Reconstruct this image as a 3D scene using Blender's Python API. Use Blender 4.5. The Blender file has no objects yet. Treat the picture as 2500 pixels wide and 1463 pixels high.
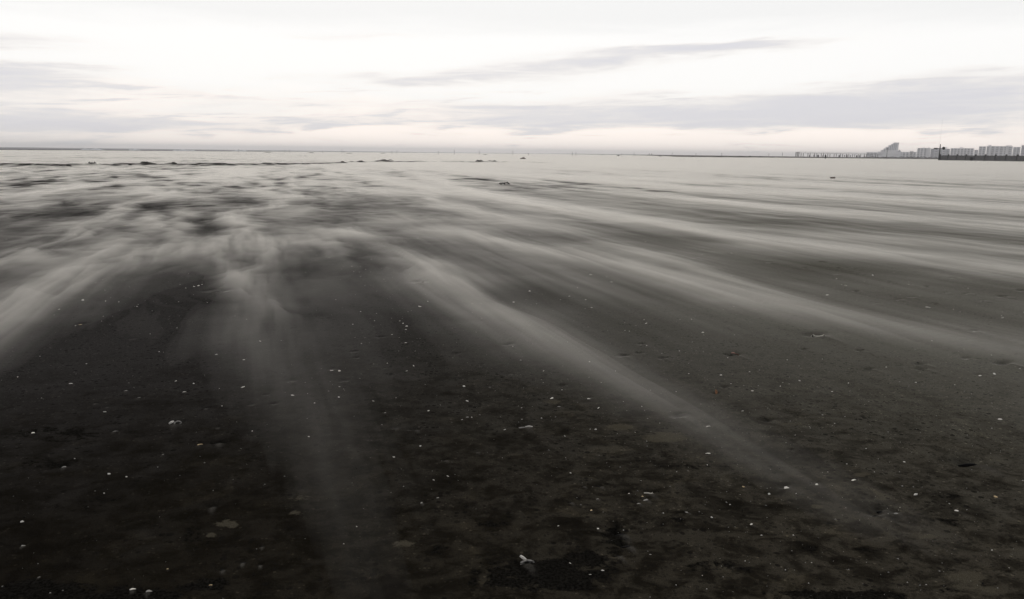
import bpy, bmesh, math, random
import numpy as np
from mathutils import Vector, Matrix, Euler

random.seed(11)
RNG = np.random.default_rng(11)
C = bpy.context.scene.collection
SC = bpy.context.scene
R = math.radians

# ------------------------------------------------------------------ camera
F = 1853.0                       # focal length in photo pixels (2500 wide)
CAM_H = 1.45
PITCH = 10.93
ROLL = 0.70
cam_d = bpy.data.cameras.new('camera')
cam_d.sensor_width = 36.0
cam_d.lens = 36.0 * F / 2500.0
cam_d.clip_start = 0.05
cam_d.clip_end = 20000.0
cam = bpy.data.objects.new('camera', cam_d)
C.objects.link(cam)
CM = Matrix.Rotation(R(90 - PITCH), 4, 'X') @ Matrix.Rotation(R(ROLL), 4, 'Z')
cam.matrix_world = Matrix.Translation((0, 0, CAM_H)) @ CM
SC.camera = cam

# ------------------------------------------------------------------ light and exposure
SUN_EL, SUN_AZ = 40.0, -14.0     # azimuth measured from the view axis (+Y), negative = left
SKY_STRENGTH = 0.10
SUN_STRENGTH = 1.0
sun_d = bpy.data.lights.new('sun', 'SUN')
sun_d.energy = SUN_STRENGTH
sun_d.angle = R(14)
sun_d.color = (1.0, 0.95, 0.88)
sun = bpy.data.objects.new('sun', sun_d)
C.objects.link(sun)
sd = Vector((math.sin(R(SUN_AZ)) * math.cos(R(SUN_EL)), math.cos(R(SUN_AZ)) * math.cos(R(SUN_EL)), math.sin(R(SUN_EL))))
sun.rotation_euler = sd.to_track_quat('Z', 'Y').to_euler()
SC.view_settings.view_transform = 'Standard'
SC.view_settings.look = 'None'
SC.view_settings.exposure = 0.0
SC.view_settings.gamma = 1.0
SC.view_settings.use_curve_mapping = False
SC.cycles.use_denoising = True
SC.cycles.volume_bounces = 3
SC.cycles.max_bounces = 8
SC.cycles.transparent_max_bounces = 64


class NT:
    """tiny helper round a node tree"""
    def __init__(self, tree):
        self.t = tree
        tree.nodes.clear()

    def n(self, kind, **kw):
        nd = self.t.nodes.new(kind)
        for k, v in kw.items():
            setattr(nd, k, v)
        return nd

    def link(self, a, b):
        self.t.links.new(a, b)

    def put(self, sock, v):
        if isinstance(v, bpy.types.NodeSocket):
            self.link(v, sock)
        else:
            sock.default_value = v

    def m(self, op, a, b=0.0, c=None, clamp=False):
        nd = self.n('ShaderNodeMath', operation=op, use_clamp=clamp)
        self.put(nd.inputs[0], a)
        self.put(nd.inputs[1], b)
        if c is not None:
            self.put(nd.inputs[2], c)
        return nd.outputs[0]

    def smooth(self, v, lo, hi, a=0.0, b=1.0):
        nd = self.n('ShaderNodeMapRange', interpolation_type='SMOOTHSTEP')
        self.put(nd.inputs['Value'], v)
        nd.inputs['From Min'].default_value = lo
        nd.inputs['From Max'].default_value = hi
        nd.inputs['To Min'].default_value = a
        nd.inputs['To Max'].default_value = b
        return nd.outputs[0]

    def mix(self, f, a, b, blend='MIX'):
        nd = self.n('ShaderNodeMix', data_type='RGBA', blend_type=blend)
        self.put(nd.inputs[0], f)
        for s, v in ((nd.inputs[6], a), (nd.inputs[7], b)):
            if isinstance(v, (tuple, list)):
                v = tuple(v) + ((1.0,) if len(v) == 3 else ())
            self.put(s, v)
        return nd.outputs[2]

    def noise(self, vec, scale, detail=4, rough=0.55, dist=0.0):
        nd = self.n('ShaderNodeTexNoise')
        if vec is not None:
            self.link(vec, nd.inputs['Vector'])
        nd.inputs['Scale'].default_value = scale
        nd.inputs['Detail'].default_value = detail
        nd.inputs['Roughness'].default_value = rough
        nd.inputs['Distortion'].default_value = dist
        return nd.outputs['Fac']

    def xyz(self, x, y, z):
        nd = self.n('ShaderNodeCombineXYZ')
        for s, v in zip(nd.inputs, (x, y, z)):
            self.put(s, v)
        return nd.outputs[0]


# ------------------------------------------------------------------ sky
w = bpy.data.worlds.new('World')
SC.world = w
w.use_nodes = True
N = NT(w.node_tree)
tc = N.n('ShaderNodeTexCoord')
sep = N.n('ShaderNodeSeparateXYZ')
N.link(tc.outputs['Generated'], sep.inputs[0])
dx, dy, dz = sep.outputs
el = N.m('MULTIPLY', N.m('ARCSINE', dz), 180 / math.pi)                  # degrees above the horizon
az = N.m('MULTIPLY', N.m('ARCTAN2', dx, dy), 180 / math.pi)              # degrees right of +Y
# wind-drawn cloud texture: long in azimuth, thin in elevation
cv = N.xyz(N.m('MULTIPLY', az, 0.045), N.m('MULTIPLY', N.m('ADD', el, N.m('MULTIPLY', az, -0.03)), 0.30), 0.0)
n1 = N.noise(cv, 1.0, 5, 0.55, 0.6)
cv2 = N.xyz(N.m('ADD', N.m('MULTIPLY', az, 0.10), 7.3), N.m('MULTIPLY', el, 0.9), 3.1)
n2 = N.noise(cv2, 1.0, 5, 0.6, 0.4)
wob = N.m('MULTIPLY', N.m('SUBTRACT', n1, 0.5), 3.2)
wob2 = N.m('MULTIPLY', N.m('SUBTRACT', n2, 0.5), 1.6)
elw = N.m('ADD', el, N.m('ADD', wob, wob2))
azw = N.m('ADD', az, N.m('MULTIPLY', N.m('SUBTRACT', n2, 0.5), 8.0))


def px_dir(px, py):
    d = CM.to_3x3() @ Vector(((px - 1250) / F, -(py - 731.5) / F, -1))
    d.normalize()
    return math.degrees(math.atan2(d.x, d.y)), math.degrees(math.asin(d.z))


def cloud(px, py, hw, hh, amp, tilt=0.0):
    """one soft bank of cloud, by direction"""
    a0, e0 = px_dir(px, py)
    ha, he = hw / F * 57.3, hh / F * 57.3
    u = N.m('MULTIPLY', N.m('SUBTRACT', azw, a0), 1 / ha)
    v = N.m('MULTIPLY', N.m('SUBTRACT', N.m('SUBTRACT', elw, e0), N.m('MULTIPLY', N.m('SUBTRACT', az, a0), tilt)), 1 / he)
    r2 = N.m('ADD', N.m('POWER', N.m('ABSOLUTE', u), 2.0), N.m('POWER', N.m('ABSOLUTE', v), 2.0))
    return N.m('MULTIPLY', N.m('EXPONENT', N.m('MULTIPLY', r2, -1.0)), amp)


grey = None
for args in [(1750, 285, 850, 42, 0.95, 0.0), (2350, 225, 420, 40, 0.55, 0.06), (0, 285, 340, 42, 0.80, 0.0),
             (1650, 130, 330, 17, 0.95, 0.05), (1150, 185, 420, 26, 0.6, 0.05), (-60, 185, 230, 26, 0.9, 0.02),
             (-60, 100, 230, 22, 0.5, 0.0), (860, 90, 260, 18, 0.35, 0.04), (700, 305, 450, 18, 0.34, 0.0),
             (480, 242, 380, 9, 0.22, 0.0)]:
    g = cloud(*args)
    grey = g if grey is None else N.m('ADD', grey, g)
n3 = N.noise(N.xyz(N.m('MULTIPLY', az, 0.16), N.m('MULTIPLY', N.m('ADD', el, N.m('MULTIPLY', az, -0.02)), 1.7), 9.0), 1.0, 6, 0.62, 0.5)
grey = N.m('ADD', grey, N.m('MULTIPLY', N.smooth(n3, 0.50, 0.74), N.smooth(el, 7.5, 1.0, 0.0, 0.50)))
grey = N.m('MULTIPLY', grey, N.smooth(n3, 0.25, 0.68, 0.66, 1.15))
grey = N.m('MAXIMUM', N.m('MINIMUM', grey, 1.0), 0.0)
warm_band = N.smooth(elw, 0.2, 3.6, 1.0, 0.0)
bright = N.smooth(N.m('ADD', elw, N.m('MULTIPLY', N.m('SUBTRACT', n2, 0.5), 4.0)), 1.2, 4.6)
# clear brightness of the thin cloud sheet
cream = (1.22, 1.11, 1.035)
lav = (0.70, 0.70, 0.765)
mid_glow = N.m('MULTIPLY', N.smooth(elw, 2.6, 4.6), N.smooth(elw, 9.6, 7.6))
col = N.mix(bright, cream, N.mix(mid_glow, (0.945, 0.940, 0.930), (1.04, 1.03, 1.015)))
gs = N.m('MULTIPLY', N.smooth(grey, -0.05, 1.25), 0.95)
gs = N.m('MAXIMUM', N.m('SUBTRACT', gs, 0.01), 0.0)
cr = N.n('ShaderNodeValToRGB')
cr.color_ramp.elements[0].position, cr.color_ramp.elements[0].color = 0.0, (0.97, 0.91, 0.855, 1)
cr.color_ramp.elements[1].position, cr.color_ramp.elements[1].color = 1.0, lav + (1,)
e_ = cr.color_ramp.elements.new(0.5)
e_.color = (0.815, 0.80, 0.815, 1)
N.link(N.m('MULTIPLY', gs, 0.90), cr.inputs[0])
col = N.mix(N.smooth(gs, 0.0, 0.55), col, cr.outputs[0])
# glow of the hidden sun above the frame, then unseen dark cloud added overhead and behind to dim the sand
sv = N.n('ShaderNodeVectorMath', operation='DOT_PRODUCT')
N.link(tc.outputs['Generated'], sv.inputs[0])
sv.inputs[1].default_value = sd
glow = N.smooth(sv.outputs['Value'], 0.86, 1.0, 0.0, 0.75)
glow = N.m('MULTIPLY', glow, N.smooth(el, 10, 24))
dark = N.smooth(el, 16, 62, 0.0, 1.0)
col = N.mix(dark, col, (0.20, 0.20, 0.215))
back = N.smooth(dy, 0.35, -0.5, 0.0, 1.0)
col = N.mix(N.m('MULTIPLY', back, 0.55), col, (0.36, 0.37, 0.395))
col = N.mix(N.m('MULTIPLY', glow, 1.0), col, (1.9, 1.8, 1.65))
below = N.smooth(dz, -0.02, -0.10, 0.0, 1.0)
col = N.mix(below, col, (0.25, 0.24, 0.23))
sky = N.n('ShaderNodeTexSky', sky_type='NISHITA')
sky.sun_disc = False
sky.sun_elevation = R(SUN_EL)
sky.sun_rotation = R(SUN_AZ)
sky.altitude = 5
sky.air_density = 1.0
sky.dust_density = 2.0
skyc = N.mix(1.0, sky.outputs[0], (SKY_STRENGTH,) * 3, 'MULTIPLY')
skyc = N.mix(0.96, skyc, col)                                           # 96 % cloud cover
bg = N.n('ShaderNodeBackground')
N.link(skyc, bg.inputs['Color'])
bg.inputs['Strength'].default_value = 1.0
wo = N.n('ShaderNodeOutputWorld')
N.link(bg.outputs[0], wo.inputs['Surface'])


# ------------------------------------------------------------------ numeric helpers
CM3 = np.array(CM.to_3x3())


def hash2(ix, iy, seed):
    h = (ix.astype(np.int64) * 374761393 + iy.astype(np.int64) * 668265263 + seed * 974634777) & 0x7fffffff
    h = ((h ^ (h >> 13)) * 1274126177) & 0x7fffffff
    h = h ^ (h >> 16)
    return (h & 0xffff) / 65535.0


def vnoise(x, y, seed=0):
    ix, iy = np.floor(x), np.floor(y)
    fx, fy = x - ix, y - iy
    fx = fx * fx * fx * (fx * (fx * 6 - 15) + 10)
    fy = fy * fy * fy * (fy * (fy * 6 - 15) + 10)
    a, b = hash2(ix, iy, seed), hash2(ix + 1, iy, seed)
    c, d = hash2(ix, iy + 1, seed), hash2(ix + 1, iy + 1, seed)
    return (a * (1 - fx) + b * fx) * (1 - fy) + (c * (1 - fx) + d * fx) * fy


def fbm(x, y, seed=0, octv=4, gain=0.5):
    s, a, t = 0.0, 1.0, 0.0
    for o in range(octv):
        ca, sa = math.cos(o * 1.1), math.sin(o * 1.1)
        s = s + a * vnoise(x * ca - y * sa + 17.3 * o, x * sa + y * ca - 9.1 * o, seed + o * 13)
        t += a
        a *= gain
        x, y = x * 2.03, y * 2.03
    return s / t


def sstep(v, lo, hi):
    t = np.clip((v - lo) / (hi - lo), 0, 1)
    return t * t * (3 - 2 * t)


def px_ray(px, py):
    d = CM3 @ np.array([(px - 1250) / F, -(py - 731.5) / F, -1.0])
    return d


WIND = R(-19.0)                                     # the wind comes from this azimuth
WU = np.array([math.sin(WIND), math.cos(WIND)])     # upwind unit vector
WV = np.array([math.cos(WIND), -math.sin(WIND)])    # across the wind, to the right


def wind_st(x, y):
    return x * WU[0] + y * WU[1], x * WV[0] + y * WV[1]


# ------------------------------------------------------------------ terrain shape
BERM = [(-60, 404), (0, 404), (150, 406), (300, 404), (500, 403), (650, 402), (800, 400), (860, 397), (1000, 396), (1130, 397), (1250, 397), (1330, 399)]


def macro_z(x, y):
    """slow shape of the beach: rises to the dunes on the right, low step (berm) on the left, falls to the sea"""
    rise = 0.008 * np.log1p(np.exp(np.clip((x - 22) / 6.0, -40, 40))) * 6.0
    rise = 1.35 * (1 - np.exp(-rise / 1.35 * 1.1))
    r = np.hypot(x, y)
    a = np.degrees(np.arctan2(x, y))
    # berm: ground steps up beyond the line
    bd = np.interp(a, BERM_A, BERM_D)
    up = 0.10 * sstep(r - bd, -0.6, 0.4) * sstep(a, 6.0, 1.0)
    lump = 0.10 * np.exp(-((r - bd) / 1.2) ** 2) * sstep(fbm(x / 2.2, y / 2.2, 5, 3), 0.42, 0.7) * sstep(a, 5.0, 1.0)
    # coast
    cd = np.interp(a, COAST_A, COAST_D)
    sea = sstep(r - cd, 0, 60)
    z = rise + up + lump
    return z * (1 - sea) - 3.0 * sea


COAST_A = np.array([-180, -60, -34, -19, -8, 1.5, 6, 12, 180.0])
COAST_D = np.array([430, 430, 440, 680, 1060, 2100, 3600, 4200, 4200.0])


def flat_hit(px, py, z=0.0):
    d = px_ray(px, py)
    t = (z - CAM_H) / d[2]
    return d[0] * t, d[1] * t


_b = [flat_hit(*p) for p in BERM]
BERM_A = np.array([math.degrees(math.atan2(x, y)) for x, y in _b])
BERM_D = np.array([math.hypot(x, y) for x, y in _b])
BERM_A = np.concatenate([[-90], BERM_A, [30]])
BERM_D = np.concatenate([[BERM_D[0]], BERM_D, [BERM_D[-1]]])


def hit(px, py):
    """pixel of the photograph -> point of the beach"""
    z = 0.0
    for _ in range(8):
        x, y = flat_hit(px, py, z)
        z2 = float(macro_z(np.array([x]), np.array([y]))[0])
        z = 0.5 * z + 0.5 * max(min(z2, 1.40), -0.5)
    return x, y, z


def along(px, dist):
    """point at a given distance on the beach under a pixel column"""
    d = px_ray(px, 380)
    n = math.hypot(d[0], d[1])
    x, y = d[0] / n * dist, d[1] / n * dist
    return x, y, float(macro_z(np.array([x]), np.array([y]))[0])


# ------------------------------------------------------------------ what lies on the sand (pixel of the photo, width in photo pixels)
# kind: chip, clam, razor, mussel (dark, half buried), pebble
SMALL = []


def S(kind, colr, items):
    for it in items:
        SMALL.append((kind, colr) + tuple(it))


S('chip', 'white', [(256, 1007, 9), (266, 1158, 9), (309, 1165, 6), (54, 1275, 11), (1046, 1004, 7), (1141, 1020, 8), (1152, 1020, 6),
                    (1232, 1050, 9), (754, 1067, 6), (1026, 1090, 7), (962, 1117, 9), (1059, 1173, 8), (1094, 1164, 7), (1069, 1216, 7),
                    (871, 1286, 7), (1393, 1155, 7), (1454, 1049, 6), (1738, 1263, 8), (1363, 1283, 6), (1392, 1375, 7), (1471, 1392, 9),
                    (1441, 1402, 7), (1588, 1354, 7), (2208, 1127, 7), (2235, 1207, 12), (202, 734, 9), (144, 756, 7), (258, 736, 6),
                    (474, 700, 5), (484, 698, 6), (493, 695, 5), (528, 866, 9), (595, 878, 7), (429, 931, 8), (593, 945, 11), (473, 937, 6),
                    (1025, 749, 9), (984, 790, 6), (993, 797, 9), (991, 805, 6), (829, 906, 9), (829, 945, 8), (714, 965, 10), (827, 971, 8),
                    (912, 981, 8), (993, 906, 6), (1010, 894, 7), (1442, 672, 8), (1493, 690, 8), (1430, 732, 6), (1445, 751, 7), (1390, 724, 8),
                    (1577, 790, 7), (1716, 813, 8), (1439, 884, 7), (1327, 907, 6), (1461, 997, 8), (1760, 916, 8), (1837, 955, 6), (1813, 1004, 9),
                    (1254, 738, 7), (1293, 711, 8), (1271, 881, 7), (2065, 698, 7), (2131, 673, 8), (2020, 721, 10), (2428, 913, 13),
                    (2266, 751, 12), (2448, 776, 10), (1133, 944, 11), (1141, 980, 10), (1878, 1206, 9), (2031, 957, 5), (1952, 931, 6),
                    (976, 784, 5), (957, 817, 6), (1379, 1065, 6), (1274, 1024, 6), (1128, 1026, 6), (335, 749, 5), (635, 833, 9)])
S('clam', 'white', [(173, 936, 12), (450, 956, 14), (991, 837, 11), (81, 1056, 15), (1728, 1041, 13), (1730, 1106, 14), (1834, 1280, 12),
                    (1460, 1289, 13), (1536, 1204, 9), (1348, 973, 12), (1438, 974, 13), (2394, 917, 14), (1994, 1182, 14), (2444, 1024, 14),
                    (2335, 1245, 18), (2083, 1171, 17), (811, 904, 13)])
S('clam', 'tan', [(486, 1085, 16), (1444, 1245, 9), (515, 1426, 10), (1816, 1188, 11), (1568, 1211, 10), (2432, 1212, 13), (410, 1388, 8),
                  (305, 552, 9), (197, 792, 12)])
S('clam', 'grey', [(278, 1053, 16), (158, 1139, 17), (56, 1333, 11), (308, 953, 12), (338, 970, 13), (1029, 1228, 13), (1578, 1220, 15),
                   (1559, 1228, 14), (1458, 1217, 10), (1678, 1250, 11), (2190, 1252, 17), (1567, 842, 13), (1563, 864, 13), (668, 988, 12),
                   (1367, 993, 14), (2362, 876, 12), (2380, 810, 13), (397, 1109, 8), (1196, 945, 10), (94, 1409, 8), (361, 1443, 20), (939, 1009, 9)])
S('mussel', 'dark', [(536, 1081, 27), (532, 1043, 12), (519, 1236, 27), (639, 1333, 13), (592, 1372, 16), (635, 1378, 14), (544, 1389, 16),
                     (966, 1047, 12), (1016, 1049, 22), (1088, 1123, 16), (1164, 1103, 13), (1661, 1019, 24), (1879, 1027, 22), (1518, 1301, 30),
                     (1533, 1331, 28), (1509, 1354, 24), (2153, 1244, 24), (2144, 1256, 26), (2008, 1006, 9), (2047, 1032, 12), (1930, 1100, 9),
                     (323, 829, 10), (263, 993, 10), (234, 985, 10), (503, 996, 13), (648, 965, 9), (613, 990, 9), (931, 824, 13), (864, 860, 11),
                     (870, 875, 9), (956, 916, 15), (938, 901, 7), (839, 933, 13), (711, 932, 13), (1116, 864, 13), (1176, 891, 11), (1244, 844, 16),
                     (1240, 916, 14), (1524, 871, 18), (1619, 876, 15), (1772, 946, 14), (1375, 942, 12), (2193, 733, 12), (2458, 888, 24),
                     (2253, 890, 17), (2255, 902, 17), (2127, 902, 15), (2102, 857, 12), (2362, 718, 10), (1964, 854, 11), (2495, 711, 13),
                     (2448, 725, 12), (2048, 655, 8), (2090, 712, 8), (2138, 742, 9), (2225, 727, 9), (2330, 680, 8), (2285, 742, 8), (2400, 735, 9),
                     (1965, 655, 7), (2010, 640, 7), (2040, 672, 7), (2180, 690, 7), (2260, 700, 8), (2310, 716, 7), (2425, 660, 8), (2480, 650, 8),
                     (1880, 642, 9), (1697, 631, 9), (883, 484, 6), (953, 483, 4), (686, 503, 8), (1393, 1225, 14), (1425, 1186, 12), (1466, 1186, 13)])


# the larger, recognisable pieces (kept out of the list above): name, photo x, y, width
BIG = dict(orange_leaf=(1748, 962, 12), red_leaf=(1794, 868, 24), drift=(1998, 820, 32), broken=(1283, 1371, 38), stick=(1586, 1203, 26),
           bright=(325, 1437, 16), ring=(426, 1034, 27), twig=(1025, 691, 20), open_mussel=(525, 712, 30), chunk=(1919, 1190, 21),
           pit_clam=(2374, 1131, 48), long_shell=(1284, 1041, 34), clump=(1227, 453, 30), block=(2033, 437, 9), far_block=(1277, 390, 14))

P = {}                                              # world points of everything that makes a wind tail
TAILS = []
for it in SMALL:
    x, y, z = hit(it[2], it[3])
    d = math.sqrt(x * x + y * y + CAM_H ** 2)
    size = it[4] * d / F
    TAILS.append((x, y, size, {'mussel': 1.0, 'clam': 0.5, 'chip': 0.15}[it[0]] if it[1] != 'grey' else 0.8))
for k, it in BIG.items():
    x, y, z = hit(it[0], it[1])
    P[k] = (x, y, z, it[2] * math.sqrt(x * x + y * y + CAM_H ** 2) / F)
    if k in ('clump', 'block', 'far_block'):
        continue
    TAILS.append((x, y, P[k][3], 0.8))

# traced patches of wet and dry sand: photo ellipse (cx, cy, half width, half height, amount)
WET = [(110, 1445, 150, 32, 1.0), (330, 1452, 120, 22, 1.0), (505, 1428, 75, 20, 0.9), (1330, 1400, 150, 45, 1.0), (1250, 1420, 110, 20, 0.8),
       (1440, 1370, 90, 40, 0.7), (1500, 1310, 50, 40, 0.7), (1650, 1140, 120, 12, 0.5), (160, 1060, 160, 22, 0.55), (110, 1130, 140, 22, 0.5),
       (250, 1230, 260, 30, 0.35), (470, 1310, 70, 25, 0.5), (1640, 1265, 130, 14, 0.45), (1180, 1280, 130, 12, 0.4), (2050, 1455, 180, 18, 0.9),
       (760, 1240, 80, 18, 0.4), (1750, 1380, 160, 22, 0.5), (1080, 1340, 70, 16, 0.4), (2330, 1270, 80, 22, 0.45), (2310, 1210, 60, 20, 0.4),
       (2160, 1345, 120, 16, 0.4), (40, 1330, 120, 60, 0.3), (2010, 1345, 120, 18, 0.35), (2330, 1440, 60, 20, 0.5)]
DRY = [(1515, 1044, 48, 10, 0.8), (1626, 1068, 62, 15, 0.9), (557, 1280, 42, 11, 0.7), (510, 1305, 26, 9, 0.6), (2103, 1158, 22, 7, 0.8), (2264, 1310, 28, 9, 0.9),
       (2356, 1408, 62, 18, 0.9), (2420, 1440, 70, 14, 0.7), (1998, 1237, 24, 6, 0.7), (985, 1329, 34, 13, 0.7), (1940, 1035, 60, 5, 0.6), (1480, 1242, 22, 7, 0.6),
       (2155, 1315, 26, 8, 0.6), (730, 1215, 55, 9, 0.5), (725, 1250, 30, 10, 0.5), (1700, 1118, 45, 9, 0.5), (2360, 1430, 50, 16, 0.7), (2040, 1285, 50, 7, 0.4),
       (1350, 982, 26, 7, 0.7), (1000, 1090, 40, 8, 0.3), (2080, 1140, 40, 8, 0.4), (2270, 1290, 40, 6, 0.4), (2180, 1275, 40, 9, 0.4)]


def world_ellipse(cx, cy, hw, hh):
    x, y, _ = hit(cx, cy)
    x1, y1, _ = hit(cx + hw, cy)
    x2, y2, _ = hit(cx, cy - hh)
    x3, y3, _ = hit(cx, cy + hh)
    ax = np.array([x1 - x, y1 - y])
    ay = np.array([(x2 - x3) / 2, (y2 - y3) / 2])
    mx, my = (x2 + x3) / 2, (y2 + y3) / 2
    A = np.linalg.inv(np.array([[ax[0], ay[0]], [ax[1], ay[1]]]))
    return mx, my, A, max(np.hypot(*ax), np.hypot(*ay))


def ell_field(X, Y, lst, power=1.0):
    out = np.zeros_like(X)
    for cx, cy, hw, hh, amp in lst:
        mx, my, A, ext = world_ellipse(cx, cy, hw, hh)
        sel = np.hypot(X - mx, Y - my) < ext * 2.6
        if not sel.any():
            continue
        ux, uy = X[sel] - mx, Y[sel] - my
        r2 = (A[0, 0] * ux + A[0, 1] * uy) ** 2 + (A[1, 0] * ux + A[1, 1] * uy) ** 2
        out[sel] = np.maximum(out[sel], amp * np.exp(-r2 ** power))
    return out


def micro_z(X, Y):
    """small relief: ripples, scour pits and tails of sand in the lee of each shell"""
    r = np.hypot(X, Y)
    s, t = wind_st(X, Y)
    z = 0.012 * (fbm(s / 1.3, t / 0.7, 21, 3) - 0.5) * np.clip(r / 6, 0.5, 3)
    z += 0.0035 * (fbm(s / 0.22, t / 0.10, 22, 3) - 0.5) * np.exp(-r / 9)
    z += 0.004 * (fbm(X / 0.07, Y / 0.06, 23, 4) - 0.5) * np.exp(-r / 5)
    for x, y, size, k in TAILS:
        ext = size * 5 + 0.02
        sel = (np.abs(X - x) < ext) & (np.abs(Y - y) < ext)
        if not sel.any():
            continue
        us, ut = wind_st(X[sel] - x, Y[sel] - y)
        q = -us / size                                   # downwind, in object widths
        p = ut / size
        tail = np.exp(-(p / (0.42 - 0.05 * np.clip(q, 0, 5))) ** 2) * sstep(q, -0.1, 0.4) * sstep(q, 3.6, 0.6)
        pit = np.exp(-((q + 0.35) / 0.45) ** 2 - (p / 0.75) ** 2)
        z[sel] += k * size * (0.11 * tail - 0.42 * pit)
    return z


# ------------------------------------------------------------------ object helpers
def tag(o, label=None, cat=None, group=None, kind=None):
    if label:
        o['label'] = label
    if cat:
        o['category'] = cat
    if group:
        o['group'] = group
    if kind:
        o['kind'] = kind
    return o


def grid_mesh(name, V, quads, smooth=True):
    me = bpy.data.meshes.new(name)
    me.vertices.add(len(V))
    me.vertices.foreach_set('co', np.ascontiguousarray(V, dtype=np.float32).ravel())
    nq = len(quads)
    me.loops.add(nq * 4)
    me.loops.foreach_set('vertex_index', quads.astype(np.int32).ravel())
    me.polygons.add(nq)
    me.polygons.foreach_set('loop_start', np.arange(nq, dtype=np.int32) * 4)
    me.polygons.foreach_set('loop_total', np.full(nq, 4, dtype=np.int32))
    if smooth:
        me.polygons.foreach_set('use_smooth', np.ones(nq, dtype=bool))
    me.update(calc_edges=True)
    return me


def new_obj(name, me, mat=None, parent=None, loc=None):
    o = bpy.data.objects.new(name, me)
    C.objects.link(o)
    if mat is not None and me is not None and not me.materials:
        me.materials.append(mat)
    if parent:
        o.parent = parent
    if loc is not None:
        o.location = loc
    return o


def material(name):
    m = bpy.data.materials.new(name)
    m.use_nodes = True
    return m, NT(m.node_tree)


def pbr(name, colr, rough=0.7, spec=0.5, vary=0.25, scale=6.0, bump=0.0, sub=0.0):
    """procedural material: base colour broken up by noise"""
    m, n = material(name)
    t = n.n('ShaderNodeTexCoord')
    f = n.noise(t.outputs['Object'], scale, 5, 0.6)
    f2 = n.noise(t.outputs['Object'], scale * 5.3, 3, 0.6)
    f = n.m('ADD', n.m('MULTIPLY', f, 0.65), n.m('MULTIPLY', f2, 0.35))
    f = n.smooth(f, 0.3, 0.7)
    lo = tuple(c * (1 - vary) for c in colr)
    hi = tuple(min(c * (1 + vary), 0.95) for c in colr)
    b = n.n('ShaderNodeBsdfPrincipled')
    n.link(n.mix(f, lo, hi), b.inputs['Base Color'])
    b.inputs['Roughness'].default_value = rough
    b.inputs['Specular IOR Level'].default_value = spec
    if bump:
        bp = n.n('ShaderNodeBump')
        bp.inputs['Strength'].default_value = bump
        n.link(f, bp.inputs['Height'])
        n.link(bp.outputs[0], b.inputs['Normal'])
    o = n.n('ShaderNodeOutputMaterial')
    n.link(b.outputs[0], o.inputs['Surface'])
    return m


# ------------------------------------------------------------------ the beach: one sheet, polar grid round the photographer
az_in = np.linspace(-46, 46, 720)
az_out = np.concatenate([np.linspace(-180, -46, 70)[1:-1], np.linspace(46, 180, 70)[1:]])
AZ = np.radians(np.sort(np.concatenate([az_in, az_out])))
RR = np.concatenate([np.geomspace(0.25, 1.9, 24), np.geomspace(1.92, 14, 760), np.geomspace(14.2, 160, 330), np.geomspace(161, 5200, 150)])
A2, R2 = np.meshgrid(AZ, RR)
X, Y = R2 * np.sin(A2), R2 * np.cos(A2)
Z = macro_z(X, Y) + micro_z(X, Y)
wet = ell_field(X, Y, WET)
dry = 0.95 * ell_field(X, Y, DRY, 1.6)
tail_dry = np.zeros_like(X)
for x, y, size, k in TAILS:
    if k < 0.4:
        continue
    ext = size * 4
    sel = (np.abs(X - x) < ext) & (np.abs(Y - y) < ext)
    us, ut = wind_st(X[sel] - x, Y[sel] - y)
    q, p = -us / size, ut / size
    tl = np.exp(-np.abs(p / (0.34 - 0.10 * np.clip(q, 0, 3))) ** 3) * sstep(q, 0.15, 0.45) * sstep(q, 2.0, 0.6)
    tail_dry[sel] = np.maximum(tail_dry[sel], tl * k * (0.55 if size > 0.03 else 0.85))
na, nr = len(AZ), len(RR)
V = np.stack([X, Y, Z], -1).reshape(-1, 3)
idx = np.arange(nr * na).reshape(nr, na)
nxt = np.roll(idx, -1, 1)
quads = np.stack([idx[:-1], nxt[:-1], nxt[1:], idx[1:]], -1).reshape(-1, 4)
me = grid_mesh('ground', V, quads)
for nm, arr in (('wet', wet), ('dry', dry), ('tail', tail_dry)):
    at = me.attributes.new(nm, 'FLOAT', 'POINT')
    at.data.foreach_set('value', arr.ravel().astype(np.float32))

gm, n = material('beach_sand')
geo = n.n('ShaderNodeNewGeometry')
mp = n.n('ShaderNodeMapping')
mp.inputs['Rotation'].default_value = (0, 0, WIND)
n.link(geo.outputs['Position'], mp.inputs['Vector'])


def stretched(sx, sy):
    vm = n.n('ShaderNodeVectorMath', operation='MULTIPLY')
    n.link(mp.outputs[0], vm.inputs[0])
    vm.inputs[1].default_value = (sx, sy, 1)
    return vm.outputs[0]


aw = n.n('ShaderNodeAttribute', attribute_name='wet')
ad = n.n('ShaderNodeAttribute', attribute_name='dry')
blotch = n.noise(geo.outputs['Position'], 3.2, 7, 0.62, 0.3)
blotch_x = n.n('ShaderNodeVectorMath', operation='MULTIPLY')
n.link(geo.outputs['Position'], blotch_x.inputs[0])
blotch_x.inputs[1].default_value = (1.0, 1.25, 1.0)
blot2 = n.noise(blotch_x.outputs[0], 9.0, 6, 0.65, 0.5)
grain = n.noise(geo.outputs['Position'], 420.0, 2, 0.7)
grit = n.noise(geo.outputs['Position'], 90.0, 4, 0.75)
ripple = n.noise(stretched(5.0, 1.2), 3.0, 5, 0.6)
ll = n.n('ShaderNodeVectorMath', operation='LENGTH')
n.link(geo.outputs['Position'], ll.inputs[0])
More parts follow.
